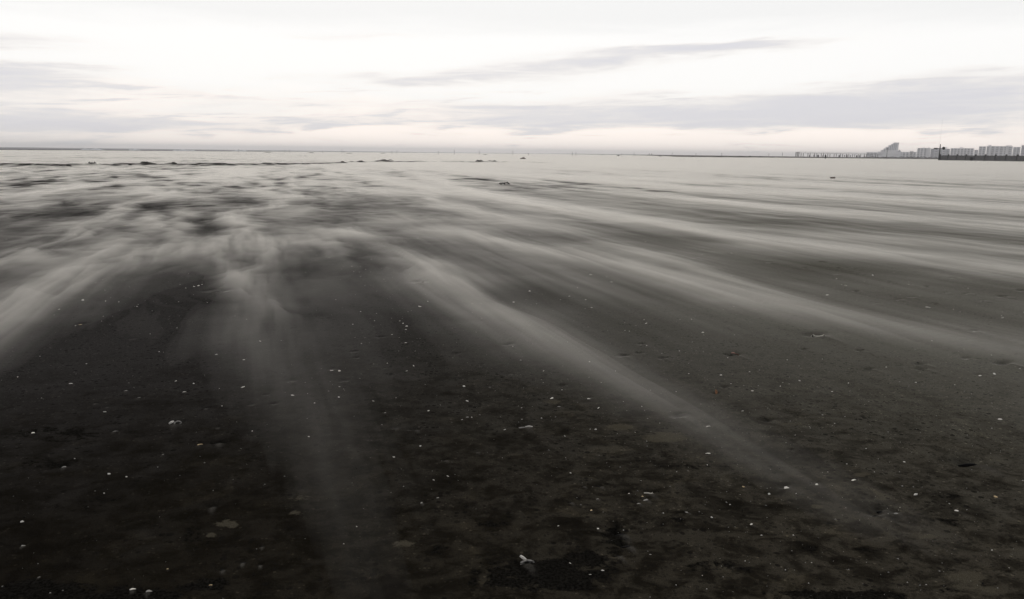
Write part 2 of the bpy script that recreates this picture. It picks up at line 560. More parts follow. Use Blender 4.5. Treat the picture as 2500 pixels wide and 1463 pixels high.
# damp sand nearest the photographer; vignette and grazing-angle falloff are painted into its tone too
damp_and_falloff = n.smooth(n.m('ADD', ll.outputs['Value'], n.m('MULTIPLY', n.m('SUBTRACT', blotch, 0.5), 3.0)), 2.2, 6.5, 1.0, 0.0)
sx = n.n('ShaderNodeSeparateXYZ')
n.link(geo.outputs['Position'], sx.inputs[0])
drier = n.smooth(n.m('SUBTRACT', sx.outputs[0], n.m('MULTIPLY', sx.outputs[1], 0.10)), -2.6, 2.8)      # the sand is drier up the beach, to the right
base = n.mix(drier, (0.033, 0.0312, 0.0300), (0.080, 0.0765, 0.0635))
base = n.mix(damp_and_falloff, base, n.mix(drier, (0.0090, 0.0076, 0.0055), (0.0520, 0.0460, 0.0350)))
dash_v = n.n('ShaderNodeVectorMath', operation='MULTIPLY')
n.link(geo.outputs['Position'], dash_v.inputs[0])
dash_v.inputs[1].default_value = (0.85, 1.0, 1.0)
dash = n.noise(dash_v.outputs[0], 26.0, 5, 0.72, 0.6)
base = n.mix(n.m('MULTIPLY', n.smooth(blot2, 0.40, 0.62), n.m('MULTIPLY', damp_and_falloff, 0.80)), base, (0.0065, 0.0055, 0.0040))
base = n.mix(n.m('MULTIPLY', n.smooth(dash, 0.56, 0.72), n.m('ADD', n.m('MULTIPLY', damp_and_falloff, 0.25), 0.15)), base, (0.007, 0.0065, 0.006))


def specks(scale, size, keep):
    """scattered round specks with crisp edges: clods, grains and little pits, the pit shade put into the colour"""
    vo = n.n('ShaderNodeTexVoronoi', feature='F1')
    n.link(geo.outputs['Position'], vo.inputs['Vector'])
    vo.inputs['Scale'].default_value = scale
    sc3 = n.n('ShaderNodeSeparateColor')
    n.link(vo.outputs['Color'], sc3.inputs[0])
    big = n.m('MULTIPLY', sc3.outputs[0], size)
    dot = n.smooth(n.m('SUBTRACT', vo.outputs['Distance'], big), 0.02, -0.06)
    return n.m('MULTIPLY', dot, n.m('LESS_THAN', sc3.outputs[1], keep))


smear_v = n.n('ShaderNodeVectorMath', operation='MULTIPLY')
n.link(geo.outputs['Position'], smear_v.inputs[0])
smear_v.inputs[1].default_value = (3.4, 4.2, 1.0)
smear = n.noise(smear_v.outputs[0], 1.0, 8, 0.66, 0.8)
base = n.mix(n.m('MULTIPLY', n.smooth(smear, 0.53, 0.60), n.m('MULTIPLY', damp_and_falloff, 0.62)), base, (0.0060, 0.0052, 0.0040))
base = n.mix(n.m('MULTIPLY', n.smooth(smear, 0.44, 0.36), n.m('MULTIPLY', damp_and_falloff, 0.45)), base, n.mix(1.0, base, (1.9, 1.85, 1.7), 'MULTIPLY'))
clump = n.smooth(blotch, 0.40, 0.62)
base = n.mix(n.m('MULTIPLY', specks(34.0, 0.50, 0.5), n.m('ADD', n.m('MULTIPLY', clump, 0.55), 0.25)), base, (0.0065, 0.006, 0.0055))
base = n.mix(n.m('MULTIPLY', specks(78.0, 0.55, 0.45), 0.60), base, (0.010, 0.0093, 0.0085))
base = n.mix(n.m('MULTIPLY', specks(61.0, 0.42, 0.22), 0.45), base, n.mix(1.0, base, (3.2, 3.1, 3.0), 'MULTIPLY'))
base = n.mix(n.m('MULTIPLY', n.smooth(dash, 0.46, 0.30), 0.30), base, n.mix(1.0, base, (1.4, 1.37, 1.3), 'MULTIPLY'))
wetm = n.smooth(n.m('ADD', aw.outputs['Fac'], n.m('ADD', n.m('MULTIPLY', n.m('SUBTRACT', blot2, 0.5), 1.5), n.m('MULTIPLY', n.m('SUBTRACT', dash, 0.5), 1.1))), 0.38, 0.56)
base = n.mix(n.m('MULTIPLY', wetm, 0.92), base, n.mix(n.smooth(grit, 0.42, 0.60), (0.0030, 0.0028, 0.0025), (0.0120, 0.0112, 0.0098)))
drym = n.smooth(n.m('ADD', ad.outputs['Fac'], n.m('ADD', n.m('MULTIPLY', n.m('SUBTRACT', dash, 0.5), 1.6), n.m('MULTIPLY', n.m('SUBTRACT', blot2, 0.5), 1.4))), 0.38, 0.66)
base = n.mix(n.m('MULTIPLY', drym, 0.8), base, (0.064, 0.057, 0.042))
at_ = n.n('ShaderNodeAttribute', attribute_name='tail')
base = n.mix(n.m('MULTIPLY', at_.outputs['Fac'], n.smooth(grit, 0.3, 0.6, 0.45, 0.95)), base, (0.085, 0.080, 0.072))
speck = n.smooth(grit, 0.60, 0.76)
base = n.mix(n.m('MULTIPLY', speck, 0.45), base, (0.014, 0.013, 0.012))
gr = n.smooth(grain, 0.25, 0.75, 0.45, 1.55)
base = n.mix(1.0, base, n.xyz(gr, gr, gr), 'MULTIPLY')
bs = n.n('ShaderNodeBsdfPrincipled')
n.link(base, bs.inputs['Base Color'])
n.link(n.smooth(damp_and_falloff, 0, 1, 0.80, 0.62), bs.inputs['Roughness'])
bs.inputs['Specular IOR Level'].default_value = 0.0
hgt = n.m('ADD', n.m('MULTIPLY', grain, 0.25), n.m('ADD', n.m('MULTIPLY', grit, 1.1), n.m('MULTIPLY', ripple, 0.35)))
bp = n.n('ShaderNodeBump')
bp.inputs['Strength'].default_value = 0.7
bp.inputs['Distance'].default_value = 0.008
n.link(hgt, bp.inputs['Height'])
n.link(bp.outputs[0], bs.inputs['Normal'])
mo = n.n('ShaderNodeOutputMaterial')
n.link(bs.outputs[0], mo.inputs['Surface'])
ground = new_obj('ground', me, gm)
tag(ground, kind='structure')

# ground height sampler for setting things down
Zg = Z


def ground_at(x, y):
    a, r = math.atan2(x, y), math.hypot(x, y)
    j = int(np.clip(np.searchsorted(AZ, a) - 1, 0, na - 2))
    i = int(np.clip(np.searchsorted(RR, r) - 1, 0, nr - 2))
    u = (a - AZ[j]) / (AZ[j + 1] - AZ[j])
    v = (r - RR[i]) / (RR[i + 1] - RR[i])
    return float((Zg[i, j] * (1 - u) + Zg[i, j + 1] * u) * (1 - v) + (Zg[i + 1, j] * (1 - u) + Zg[i + 1, j + 1] * u) * v)


# ------------------------------------------------------------------ the sea: a sheet to the horizon
SEA_Z = -0.35
wa = np.radians(np.linspace(-180, 180, 181))[:-1]
wr = np.concatenate([[350], np.geomspace(420, 6800, 40)])
A3, R3 = np.meshgrid(wa, wr)
Vw = np.stack([R3 * np.sin(A3), R3 * np.cos(A3), np.full_like(A3, SEA_Z)], -1).reshape(-1, 3)
iw = np.arange(len(wr) * len(wa)).reshape(len(wr), len(wa))
nw = np.roll(iw, -1, 1)
mew = grid_mesh('water', Vw, np.stack([iw[:-1], nw[:-1], nw[1:], iw[1:]], -1).reshape(-1, 4))
wm, n = material('sea_water')
geo = n.n('ShaderNodeNewGeometry')
wv = n.n('ShaderNodeVectorMath', operation='MULTIPLY')
n.link(geo.outputs['Position'], wv.inputs[0])
wv.inputs[1].default_value = (1.0, 0.35, 1.0)
wn = n.noise(wv.outputs[0], 0.05, 6, 0.65)
b = n.n('ShaderNodeBsdfPrincipled')
n.link(n.mix(n.smooth(wn, 0.35, 0.7), (0.010, 0.013, 0.020), (0.028, 0.033, 0.044)), b.inputs['Base Color'])
b.inputs['Roughness'].default_value = 0.55
b.inputs['Specular IOR Level'].default_value = 0.05
bp = n.n('ShaderNodeBump')
bp.inputs['Distance'].default_value = 1.5
n.link(wn, bp.inputs['Height'])
n.link(bp.outputs[0], b.inputs['Normal'])
o = n.n('ShaderNodeOutputMaterial')
n.link(b.outputs[0], o.inputs['Surface'])
water = new_obj('water', mew, wm)
tag(water, kind='structure')

# ------------------------------------------------------------------ blowing sand: a low body of airborne sand with a shaped top
# each streak: [(photo x, photo y, half width px, amount), ...]
STREAKS = [
    [(1010, 425, 6, .5), (1060, 440, 8, .8), (1150, 472, 11, .9), (1300, 505, 13, .95), (1500, 535, 13, .95), (1700, 566, 15, .95), (1900, 600, 19, .9), (2200, 634, 22, .85), (2520, 672, 28, .8)],
    [(1150, 578, 14, .4), (1200, 590, 18, .75), (1300, 612, 20, .85), (1500, 652, 23, .8), (1650, 692, 26, .9), (1800, 735, 30, .9), (1950, 768, 30, .7), (2150, 805, 34, .45), (2520, 865, 45, .35)],
    [(1460, 595, 14, .3), (1560, 622, 20, .55), (1680, 655, 22, .55), (1800, 700, 24, .45), (1900, 735, 24, .3)],
    [(840, 560, 14, .3), (1000, 640, 28, .48), (1100, 690, 40, .64), (1180, 752, 38, .66), (1300, 822, 42, .54), (1420, 885, 44, .46), (1550, 962, 44, .44), (1680, 1030, 46, .36), (1790, 1100, 52, .26), (1950, 1190, 64, .18), (2100, 1270, 76, .12)],
    [(1000, 640, 20, .2), (1100, 700, 60, .4), (1200, 790, 70, .4), (1300, 850, 60, .3), (1400, 900, 50, .15)],
    [(560, 545, 18, .3), (600, 600, 26, .42), (615, 680, 36, .58), (655, 750, 46, .42), (640, 830, 84, .22), (690, 930, 100, .17), (760, 1050, 115, .17), (800, 1180, 125, .14), (860, 1300, 140, .10), (900, 1440, 150, .08)],
    [(345, 600, 16, .4), (300, 635, 24, .66), (220, 690, 34, .72), (100, 750, 42, .76), (0, 805, 46, .78), (-120, 880, 54, .75)],
    [(340, 600, 18, .3), (420, 615, 26, .45), (540, 610, 30, .5), (660, 600, 25, .45), (760, 600, 18, .2)],
    [(-20, 660, 16, .5), (80, 615, 14, .65), (170, 575, 12, .6), (250, 540, 10, .55), (320, 505, 10, .5), (400, 470, 8, .5)],
    [(-20, 485, 9, .5), (120, 470, 8, .5), (250, 450, 7, .5), (330, 440, 6, .4)],
    [(1480, 472, 4, .2), (1700, 492, 9, .75), (1900, 512, 10, .75), (2150, 530, 11, .7), (2520, 562, 14, .65)],
    [(1300, 430, 4, .4), (1500, 447, 5, .8), (1800, 470, 6, .8), (2150, 490, 8, .75), (2520, 516, 9, .75)],
    [(1050, 385, 4, .0), (1100, 415, 5, .5), (1300, 432, 5, .5), (1600, 440, 5, .6), (2000, 455, 6, .6), (2520, 480, 7, .6)],
    [(1850, 560, 10, .1), (2050, 580, 14, .35), (2300, 600, 16, .35), (2520, 622, 16, .35)],
    [(1030, 470, 8, .4), (1080, 500, 12, .4), (1200, 530, 14, .45), (1400, 570, 14, .35), (1550, 600, 14, .15)],
    [(690, 420, 6, .4), (720, 480, 10, .4), (600, 530, 12, .4), (610, 570, 20, .45), (650, 600, 22, .4)],
    [(760, 400, 3, .3), (880, 430, 5, .6), (1000, 455, 8, .6), (1100, 480, 9, .4)],
    [(980, 520, 40, .12), (1150, 600, 50, .22), (1350, 680, 48, .24), (1550, 740, 45, .16), (1800, 810, 45, .06)],
    [(2150, 690, 10, .0), (2300, 720, 18, .12), (2520, 760, 24, .12)],
]
BLOBS = [(365, 548, 32, 22, .65), (440, 556, 24, 26, .6), (740, 520, 55, 14, .45), (860, 568, 75, 14, .45), (800, 612, 20, 30, .4), (600, 684, 40, 32, .35),
         (470, 522, 25, 10, .45), (600, 545, 26, 22, .5), (590, 425, 60, 14, .5), (520, 440, 50, 14, .45), (800, 450, 60, 10, .45), (420, 480, 40, 12, .4),
         (280, 590, 40, 16, .45), (100, 640, 50, 14, .4), (740, 560, 45, 14, .35), (960, 545, 70, 16, .35), (1240, 545, 120, 20, .25),
         (640, 470, 40, 10, .45), (70, 505, 22, 8, .4), (190, 610, 40, 12, .3), (960, 470, 60, 10, .5), (1100, 570, 80, 16, .35)]
GAPS = [(535, 556, 66, 27, 1.0), (180, 522, 130, 17, .95), (390, 502, 65, 15, .95), (150, 602, 75, 20, .95), (420, 705, 150, 50, .7), (770, 645, 52, 40, .8),
        (900, 610, 80, 22, .75), (1300, 725, 110, 36, .85), (565, 490, 42, 14, .8), (60, 445, 80, 8, .8), (260, 448, 45, 8, .7), (220, 560, 60, 16, .7),
        (330, 430, 45, 9, .7), (680, 560, 30, 24, .5), (1010, 520, 90, 12, .5), (900, 500, 70, 16, .6), (960, 460, 30, 6, .3), (1600, 585, 180, 14, .5),
        (2080, 655, 330, 24, .9), (2400, 720, 200, 40, .8), (1330, 455, 130, 10, .6), (1700, 455, 150, 5, .5), (1850, 545, 200, 10, .6), (2300, 545, 150, 6, .5),
        (1530, 790, 160, 60, .7), (200, 900, 240, 130, .9), (980, 830, 130, 70, .7), (1100, 1000, 200, 80, .8), (1250, 600, 60, 10, .3), (740, 470, 30, 8, .5),
        (1150, 440, 80, 9, .7), (1000, 430, 60, 6, .4), (480, 455, 60, 9, .5), (1750, 520, 60, 6, .4), (120, 690, 110, 14, .5), (30, 560, 90, 12, .7)]

vaz = np.radians(np.linspace(-62, 62, 560))
vr = np.concatenate([np.geomspace(1.0, 12, 300), np.geomspace(12.1, 60, 400), np.geomspace(60.5, 1950, 330)])
A4, R4 = np.meshgrid(vaz, vr)
X, Y = R4 * np.sin(A4), R4 * np.cos(A4)
deg = np.degrees(A4)


def streak_field(X, Y, slim=1.0):
    out = np.zeros_like(X)
    for pts in STREAKS:
        wp = []
        for px, py, hw, am in pts:
            x, y, _ = hit(px, py)
            x2, y2, _ = hit(px, py + hw)
            x3, y3, _ = hit(px, py - hw)
            wp.append((x, y, (math.hypot(x2 - x, y2 - y) + math.hypot(x3 - x, y3 - y)) / 2, am, hw * math.hypot(x, y) / F))
        acc = np.zeros_like(X)
        for (x0, y0, l0, a0, c0), (x1, y1, l1, a1, c1) in zip(wp[:-1], wp[1:]):
            ex, ey = x1 - x0, y1 - y0
            L2 = ex * ex + ey * ey
            L = math.sqrt(L2)
            # half width measured across the streak: mix of the depth and the sideways widths
            ux, uy = ex / L, ey / L
            rx, ry = (x0 + x1) / 2, (y0 + y1) / 2
            rn = math.hypot(rx, ry)
            crossv = abs((-uy) * rx / rn + ux * ry / rn)          # how far the normal points away from the viewer
            h0 = l0 * crossv + c0 * (1 - crossv)
            h1 = l1 * crossv + c1 * (1 - crossv)
            ext = 4.2 * max(h0, h1)
            sel = (X > min(x0, x1) - ext) & (X < max(x0, x1) + ext) & (Y > min(y0, y1) - ext) & (Y < max(y0, y1) + ext)
            if not sel.any():
                continue
            q = ((X[sel] - x0) * ex + (Y[sel] - y0) * ey) / L2
            qc = np.clip(q, 0, 1)
            dxx, dyy = X[sel] - (x0 + qc * ex), Y[sel] - (y0 + qc * ey)
            side = dxx * (-uy) + dyy * ux
            near = (side * ((-uy) * rx + ux * ry)) < 0             # nearer edge is crisper, far edge feathers out
            hh = slim * (h0 + (h1 - h0) * qc)
            dist = np.hypot(dxx, dyy) / (hh * np.where(near, 0.80, 1.35))
            acc[sel] = np.maximum(acc[sel], (a0 + (a1 - a0) * qc) * (0.58 * np.exp(-(dist / 0.62) ** 2) + 0.42 * np.exp(-(dist / 1.45) ** 2)))
        out = np.maximum(out, acc) + 0.35 * np.minimum(out, acc)
    return out


na4, nr4 = len(vaz), len(vr)
idx = np.arange(nr4 * na4).reshape(nr4, na4)
FLOOR_Z = macro_z(X, Y) + np.where(R4 < 30, micro_z(X, Y), 0.0)
far = sstep(R4, 9, 34)
vfar = sstep(R4, 45, 110)
inside = sstep(np.abs(deg), 37, 34)                                  # beyond the photo's edges the wind texture alone goes on
left = sstep(deg, -2, -16)
bd = np.interp(deg, BERM_A, BERM_D)
reach = np.interp(deg, [-62, -34, -19, 1.5, 6, 12, 62], [410, 430, 660, 1900, 1200, 450, 415])
edge = sstep(R4 / reach, 1.0, 0.8) * sstep(R4, 1.05, 1.6) * sstep(np.abs(deg), 61.5, 58)


def sand_layer(layer, height, density, wamp, name, label):
    """one body of airborne sand: thickness over the beach follows the streaks, the billows and the threads of the wind"""
    sd_ = layer * 100
    ws = fbm(X / 2.0, Y / 2.0, 31 + sd_, 4) - 0.5
    wt = fbm(X / 1.6, Y / 1.6, 37 + sd_, 4) - 0.5
    k = np.clip((R4 - 2.0) / 8, 0.04, 1.4) * (0.30 + 0.70 * sstep(deg, 2, -12)) * wamp
    Xw, Yw = X + ws * k, Y + wt * k
    st = streak_field(Xw, Yw, 0.92 - 0.10 * layer)
    bl = ell_field(Xw, Yw, BLOBS)
    gp = ell_field(Xw, Yw, GAPS, 1.6)
    sw, tw = wind_st(Xw, Yw)
    s0, t0 = wind_st(X + 0.22 * (Xw - X), Y + 0.22 * (Yw - Y))
    thread = 0.5 * fbm(s0 / 3.2, t0 / 0.24, 41 + sd_, 4) + 0.5 * fbm(s0 / 2.4, t0 / 0.085, 42 + sd_, 3)
    thread2 = fbm(sw / 16.0, tw / 1.1, 43 + layer, 4)
    thread3 = fbm(sw / 55.0, tw / 4.0, 47 + layer, 4)
    bill = fbm(sw / 2.6, tw / 1.3, 51 + layer, 4)
    puff = fbm(sw / 14.0, tw / 7.0, 57 + layer, 4)
    tex = thread2 * (1 - vfar) + thread3 * vfar
    amb = (0.006 + 0.008 * (1 - left) * sstep(R4, 30, 60)) * far
    wisp = fbm(sw / 6.0, tw / 0.75, 81 + layer, 4)
    amb += 0.070 * sstep(tex, 0.44, 0.66) * far * (0.12 + 0.88 * (1 - left))
    amb += 0.105 * sstep(wisp, 0.54, 0.72) * far * left * (1 - vfar) * (0.4 + bill)
    amb += vfar * (0.006 + 0.010 * (1 - left) + (0.075 - 0.030 * left) * sstep(puff * left + tex * (1 - left), 0.49 - 0.19 * (1 - left), 0.68 - 0.20 * (1 - left)))
    amb += 0.045 * sstep(bill, 0.58, 0.74) * left * sstep(R4, 6, 11) * (1 - vfar)
    amb += 0.030 * (1 - inside) * sstep(thread2, 0.5, 0.75) * sstep(R4, 3, 8)
    amb *= 1 - 0.40 * left * sstep(R4, 62, 35)
    amb *= 1 - 0.94 * gp
    T = amb + 0.125 * (st * (1 - 0.45 * gp)) * (0.22 + 1.56 * sstep(thread, 0.15, 0.85)) + 0.12 * bl * (0.4 + 1.2 * bill)
    thread4 = fbm(sw / 5.0, tw / 0.42, 71 + layer, 4)
    T += 0.015 * sstep(thread4, 0.48, 0.72) * sstep(R4, 4, 11) * (1 - 0.7 * gp) * (1 - vfar)
    T += 0.0075 * sstep(R4, 2.5, 6) * (0.4 + thread) * (1 - 0.6 * gp) * (0.35 + 0.55 * sstep(deg, -25, 5))
    # the scarp and wrack line on the left stand clear of the drift
    scarp = np.exp(-((R4 - bd + 2.2) / 3.6) ** 2) * sstep(deg, 5, 2)
    T *= 1 - 0.85 * scarp * sstep(fbm(X / 9, Y / 9, 61, 3), 0.42, 0.60)
    T = T * height * edge - 0.012 * (1 - sstep(T, 0.0, 0.006)) - 0.02 * (1 - edge)
    top = np.stack([X, Y, FLOOR_Z + T], -1).reshape(-1, 3)
    faces = np.stack([idx[:-1, :-1], idx[:-1, 1:], idx[1:, 1:], idx[1:, :-1]], -1).reshape(-1, 4)
    nb, zb = len(top), -0.45 - 0.01 * layer
    b_near = np.stack([X[0], Y[0], np.full(na4, zb)], -1)
    b_far = np.stack([X[-1], Y[-1], np.full(na4, zb)], -1)
    Vall = np.concatenate([top, b_near, b_far])
    bn, bf = nb + np.arange(na4), nb + na4 + np.arange(na4)
    walls = np.concatenate([
        np.stack([idx[0, :-1], bn[:-1], bn[1:], idx[0, 1:]], -1),
        np.stack([idx[-1, :-1], idx[-1, 1:], bf[1:], bf[:-1]], -1),
        np.stack([bn[:-1], bf[:-1], bf[1:], bn[1:]], -1)])
    mev = grid_mesh(name, Vall, np.concatenate([faces, walls]), smooth=False)
    bmv = bmesh.new()
    bmv.from_mesh(mev)
    bmv.verts.ensure_lookup_table()
    for col_ in (0, na4 - 1):
        ring = [bmv.verts[int(i)] for i in idx[:, col_]] + [bmv.verts[int(bf[col_])], bmv.verts[int(bn[col_])]]
        bmv.faces.new(ring if col_ == 0 else ring[::-1])
    bmv.to_mesh(mev)
    bmv.free()
    vm_, n = material('airborne_sand')
    pv = n.n('ShaderNodeVolumePrincipled')
    pv.inputs['Color'].default_value = (0.93, 0.905, 0.865, 1)
    pv.inputs['Density'].default_value = density
    pv.inputs['Anisotropy'].default_value = 0.55
    o = n.n('ShaderNodeOutputMaterial')
    n.link(pv.outputs[0], o.inputs['Volume'])
    return tag(new_obj(name, mev, vm_), label, 'blowing sand', kind='stuff')


# the densest grains skip along the bottom, the fine ones are lifted higher and thinner
sand_layer(0, 0.26, 1.70, 0.8, 'blowing_sand', 'dense skipping sand close to the ground in streaks along the wind')
sand_layer(1, 0.50, 0.90, 1.1, 'blowing_sand_lifted', 'thin pale sand lifted higher above the dense streaks')
sand_layer(2, 0.95, 0.42, 1.5, 'blowing_sand_dust', 'faintest pale dust carried highest over the beach')

# ------------------------------------------------------------------ haze: one closed box round everything
bm = bmesh.new()
bmesh.ops.create_cube(bm, size=1.0)
for v in bm.verts:
    v.co = Vector((v.co.x * 14400, v.co.y * 14400, (-4.2 if v.co.z < 0 else 30.0)))
meh = bpy.data.meshes.new('haze')
bm.to_mesh(meh)
bm.free()
hm, n = material('sea_air')
pv = n.n('ShaderNodeVolumePrincipled')
pv.inputs['Color'].default_value = (0.90, 0.90, 0.93, 1)
pv.inputs['Density'].default_value = 0.00031
pv.inputs['Anisotropy'].default_value = 0.3
o = n.n('ShaderNodeOutputMaterial')
n.link(pv.outputs[0], o.inputs['Volume'])
haze = new_obj('haze', meh, hm)
tag(haze, kind='stuff')
#@@REST
# ------------------------------------------------------------------ materials of the things
M = dict(
    white=pbr('shell_white', (0.62, 0.59, 0.54), 0.45, 0.4, 0.15, 3.0, 0.3),
    grey=pbr('shell_grey', (0.22, 0.21, 0.195), 0.6, 0.3, 0.35, 3.0, 0.3),
    tan=pbr('shell_tan', (0.52, 0.38, 0.20), 0.5, 0.4, 0.3, 3.0, 0.3),
    dark=pbr('mussel_pit_shade', (0.0035, 0.0034, 0.0036), 0.7, 0.05, 0.4, 3.0, 0.3),  # shell blackened: the shade of the scour pits is put into its colour
    wood=pbr('driftwood_pale', (0.50, 0.47, 0.41), 0.85, 0.2, 0.3, 4.0, 0.4),
    bark=pbr('driftwood_dark', (0.035, 0.03, 0.025), 0.85, 0.2, 0.4, 4.0, 0.4),
    brown=pbr('old_plank', (0.11, 0.07, 0.05), 0.85, 0.2, 0.35, 4.0, 0.4),
    leaf=pbr('dry_leaf_orange', (0.30, 0.15, 0.075), 0.6, 0.3, 0.35, 3.0, 0.4),
    red=pbr('dry_leaf_red', (0.26, 0.13, 0.10), 0.6, 0.3, 0.4, 3.0, 0.4),
    weed=pbr('seaweed', (0.020, 0.018, 0.014), 0.7, 0.3, 0.5, 2.0, 0.5),
    heap=pbr('damp_heap', (0.060, 0.056, 0.050), 0.85, 0.1, 0.4, 0.8, 0.5),
    pole=pbr('weathered_pole', (0.07, 0.065, 0.06), 0.8, 0.2, 0.3, 1.0),
    palepole=pbr('grey_mast_paint', (0.85, 0.85, 0.85), 0.6, 0.3, 0.1, 1.0),
    post=pbr('fence_timber', (0.012, 0.012, 0.013), 0.8, 0.2, 0.35, 1.5),
    slat=pbr('fence_paling', (0.095, 0.095, 0.098), 0.85, 0.2, 0.4, 1.5),
    cloth_dark=pbr('dark_clothes', (0.018, 0.017, 0.020), 0.9, 0.1, 0.4, 3.0),
    cloth_red=pbr('rust_clothes', (0.10, 0.035, 0.025), 0.9, 0.1, 0.3, 3.0),
    cloth_blue=pbr('blue_clothes', (0.03, 0.04, 0.07), 0.9, 0.1, 0.3, 3.0),
    skin=pbr('skin', (0.35, 0.22, 0.16), 0.6, 0.3, 0.1, 3.0),
    pier=pbr('pier_timber', (0.20, 0.185, 0.175), 0.85, 0.2, 0.3, 0.4),
    render_light=pbr('render_light_hazed', (0.86, 0.85, 0.87), 0.9, 0.1, 0.06, 0.06),  # town wall tones raised: distance haze is partly painted into them
    render_mid=pbr('render_grey_hazed', (0.84, 0.83, 0.86), 0.9, 0.1, 0.08, 0.06),
    render_dark=pbr('render_slate_hazed', (0.52, 0.52, 0.57), 0.9, 0.1, 0.12, 0.06),
    recess=pbr('shaded_glass', (0.32, 0.32, 0.36), 0.35, 0.4, 0.2, 0.1),
    brick=pbr('brick_brown', (0.17, 0.125, 0.10), 0.9, 0.1, 0.15, 0.2),
    scrub=pbr('dune_scrub_leaf', (0.030, 0.032, 0.024), 0.9, 0.1, 0.5, 0.6),
    foam=pbr('foam', (0.80, 0.81, 0.83), 0.9, 0.1, 0.10, 0.3),
)


def fin(bm, name, mat, smooth=True, parent=None, loc=None):
    bmesh.ops.recalc_face_normals(bm, faces=bm.faces)
    me = bpy.data.meshes.new(name)
    bm.to_mesh(me)
    bm.free()
    if smooth:
        for p in me.polygons:
            p.use_smooth = True
    return new_obj(name, me, mat, parent, loc)


def as_mesh(bm, name, mat, smooth=True):
    bmesh.ops.recalc_face_normals(bm, faces=bm.faces)
    me = bpy.data.meshes.new(name)
    bm.to_mesh(me)
    bm.free()
    me.materials.append(mat)
    if smooth:
        for p in me.polygons:
            p.use_smooth = True
    return me


def surf(bm, rows, thick):
    """open grid of points -> a shell of real thickness"""
    nr_, nc_ = len(rows), len(rows[0])
    up = [[bm.verts.new(p) for p in r] for r in rows]
    dn = [[bm.verts.new((p[0] * 0.97, p[1] * 0.97, p[2] - thick)) for p in r] for r in rows]
    for i in range(nr_ - 1):
        for j in range(nc_ - 1):
            bm.faces.new((up[i][j], up[i][j + 1], up[i + 1][j + 1], up[i + 1][j]))
            bm.faces.new((dn[i][j], dn[i + 1][j], dn[i + 1][j + 1], dn[i][j + 1]))
    loop_u = [up[0][j] for j in range(nc_)] + [up[i][-1] for i in range(1, nr_)] + [up[-1][j] for j in range(nc_ - 2, -1, -1)] + [up[i][0] for i in range(nr_ - 2, 0, -1)]
    loop_d = [dn[0][j] for j in range(nc_)] + [dn[i][-1] for i in range(1, nr_)] + [dn[-1][j] for j in range(nc_ - 2, -1, -1)] + [dn[i][0] for i in range(nr_ - 2, 0, -1)]
    for a in range(len(loop_u)):
        b_ = (a + 1) % len(loop_u)
        bm.faces.new((loop_u[a], loop_d[a], loop_d[b_], loop_u[b_]))


def valve(rnd, aspect=0.8, height=0.3, ribs=7, broken=0.0):
    """one valve of a bivalve shell, 1 wide: hinge at -y, fan towards +y"""
    bm = bmesh.new()
    rows = []
    for i in range(7):
        q = 0.06 + 0.94 * i / 6
        row = []
        for j in range(13):
            a = math.pi * (-0.08 + 1.16 * j / 12)
            rr = 0.5 * q * (1 + 0.035 * math.sin(j * 2.0 * ribs / 3))
            if broken and i == 6:
                rr *= 1 - broken * rnd.random()
            x = rr * math.cos(a) * (1 - 0.12 * (1 - q))
            y = (rr * math.sin(a) * 1.25 - 0.28) * aspect
            z = height * math.sqrt(max(0.0, 1.02 - q * q)) * (0.85 + 0.15 * math.sin(a)) + 0.012 * math.cos(j * math.pi)
            row.append((x, y, z))
        rows.append(row)
    surf(bm, rows, 0.05)
    return bm


def chip(rnd):
    """a broken piece of shell: thin, curved, with a jagged outline"""
    bm = bmesh.new()
    k = rnd.randint(5, 8)
    asp = rnd.uniform(0.45, 0.8)
    pts = []
    for j in range(k):
        a = 2 * math.pi * j / k + rnd.uniform(-0.25, 0.25)
        q = 0.5 * rnd.uniform(0.7, 1.0)
        pts.append((q * math.cos(a), q * math.sin(a) * asp))
    ring = []
    for f, zz in ((1.0, 0.0), (0.78, 0.045), (0.3, 0.07)):
        ring.append([bm.verts.new((x * f, y * f, 0.06 + zz)) for x, y in pts])
    low = [bm.verts.new((x * 0.96, y * 0.96, -0.04)) for x, y in pts]
    for a in range(k):
        b_ = (a + 1) % k
        bm.faces.new((ring[0][a], ring[0][b_], ring[1][b_], ring[1][a]))
        bm.faces.new((ring[1][a], ring[1][b_], ring[2][b_], ring[2][a]))
        bm.faces.new((low[b_], low[a], ring[0][a], ring[0][b_]))
    bm.faces.new(ring[2])
    bm.faces.new(low[::-1])
    return bm


def mussel(rnd):
    """long dark valve lying half buried"""
    bm = bmesh.new()
    rows = []
    hh = rnd.uniform(0.16, 0.26)
    for i in range(9):
        u = i / 8
        wv_ = 0.19 * math.sin(math.pi * (0.06 + 0.90 * u)) ** 0.7 * (0.75 + 0.5 * u)
        row = []
        for j in range(9):
            a = math.pi * j / 8
            row.append(((u - 0.5) + 0.03 * math.sin(3 * u), wv_ * math.cos(a) + 0.05 * math.sin(u * 3.0), hh * math.sin(a) * (wv_ / 0.22) - 0.015))
        rows.append(row)
    surf(bm, rows, 0.05)
    return bm


VAR = {}
rv = random.Random(5)
for colr in ('white', 'grey', 'tan'):
    VAR[('chip', colr)] = [as_mesh(chip(rv), 'shell_fragment', M[colr], False) for _ in range(6)]
    VAR[('clam', colr)] = [as_mesh(valve(rv, rv.uniform(0.7, 0.9), rv.uniform(0.12, 0.20), 7, rv.choice([0.15, 0.4, 0.6])), 'clam_shell', M[colr]) for _ in range(4)]
VAR[('mussel', 'dark')] = [as_mesh(mussel(rv), 'mussel_shell', M['dark']) for _ in range(4)]


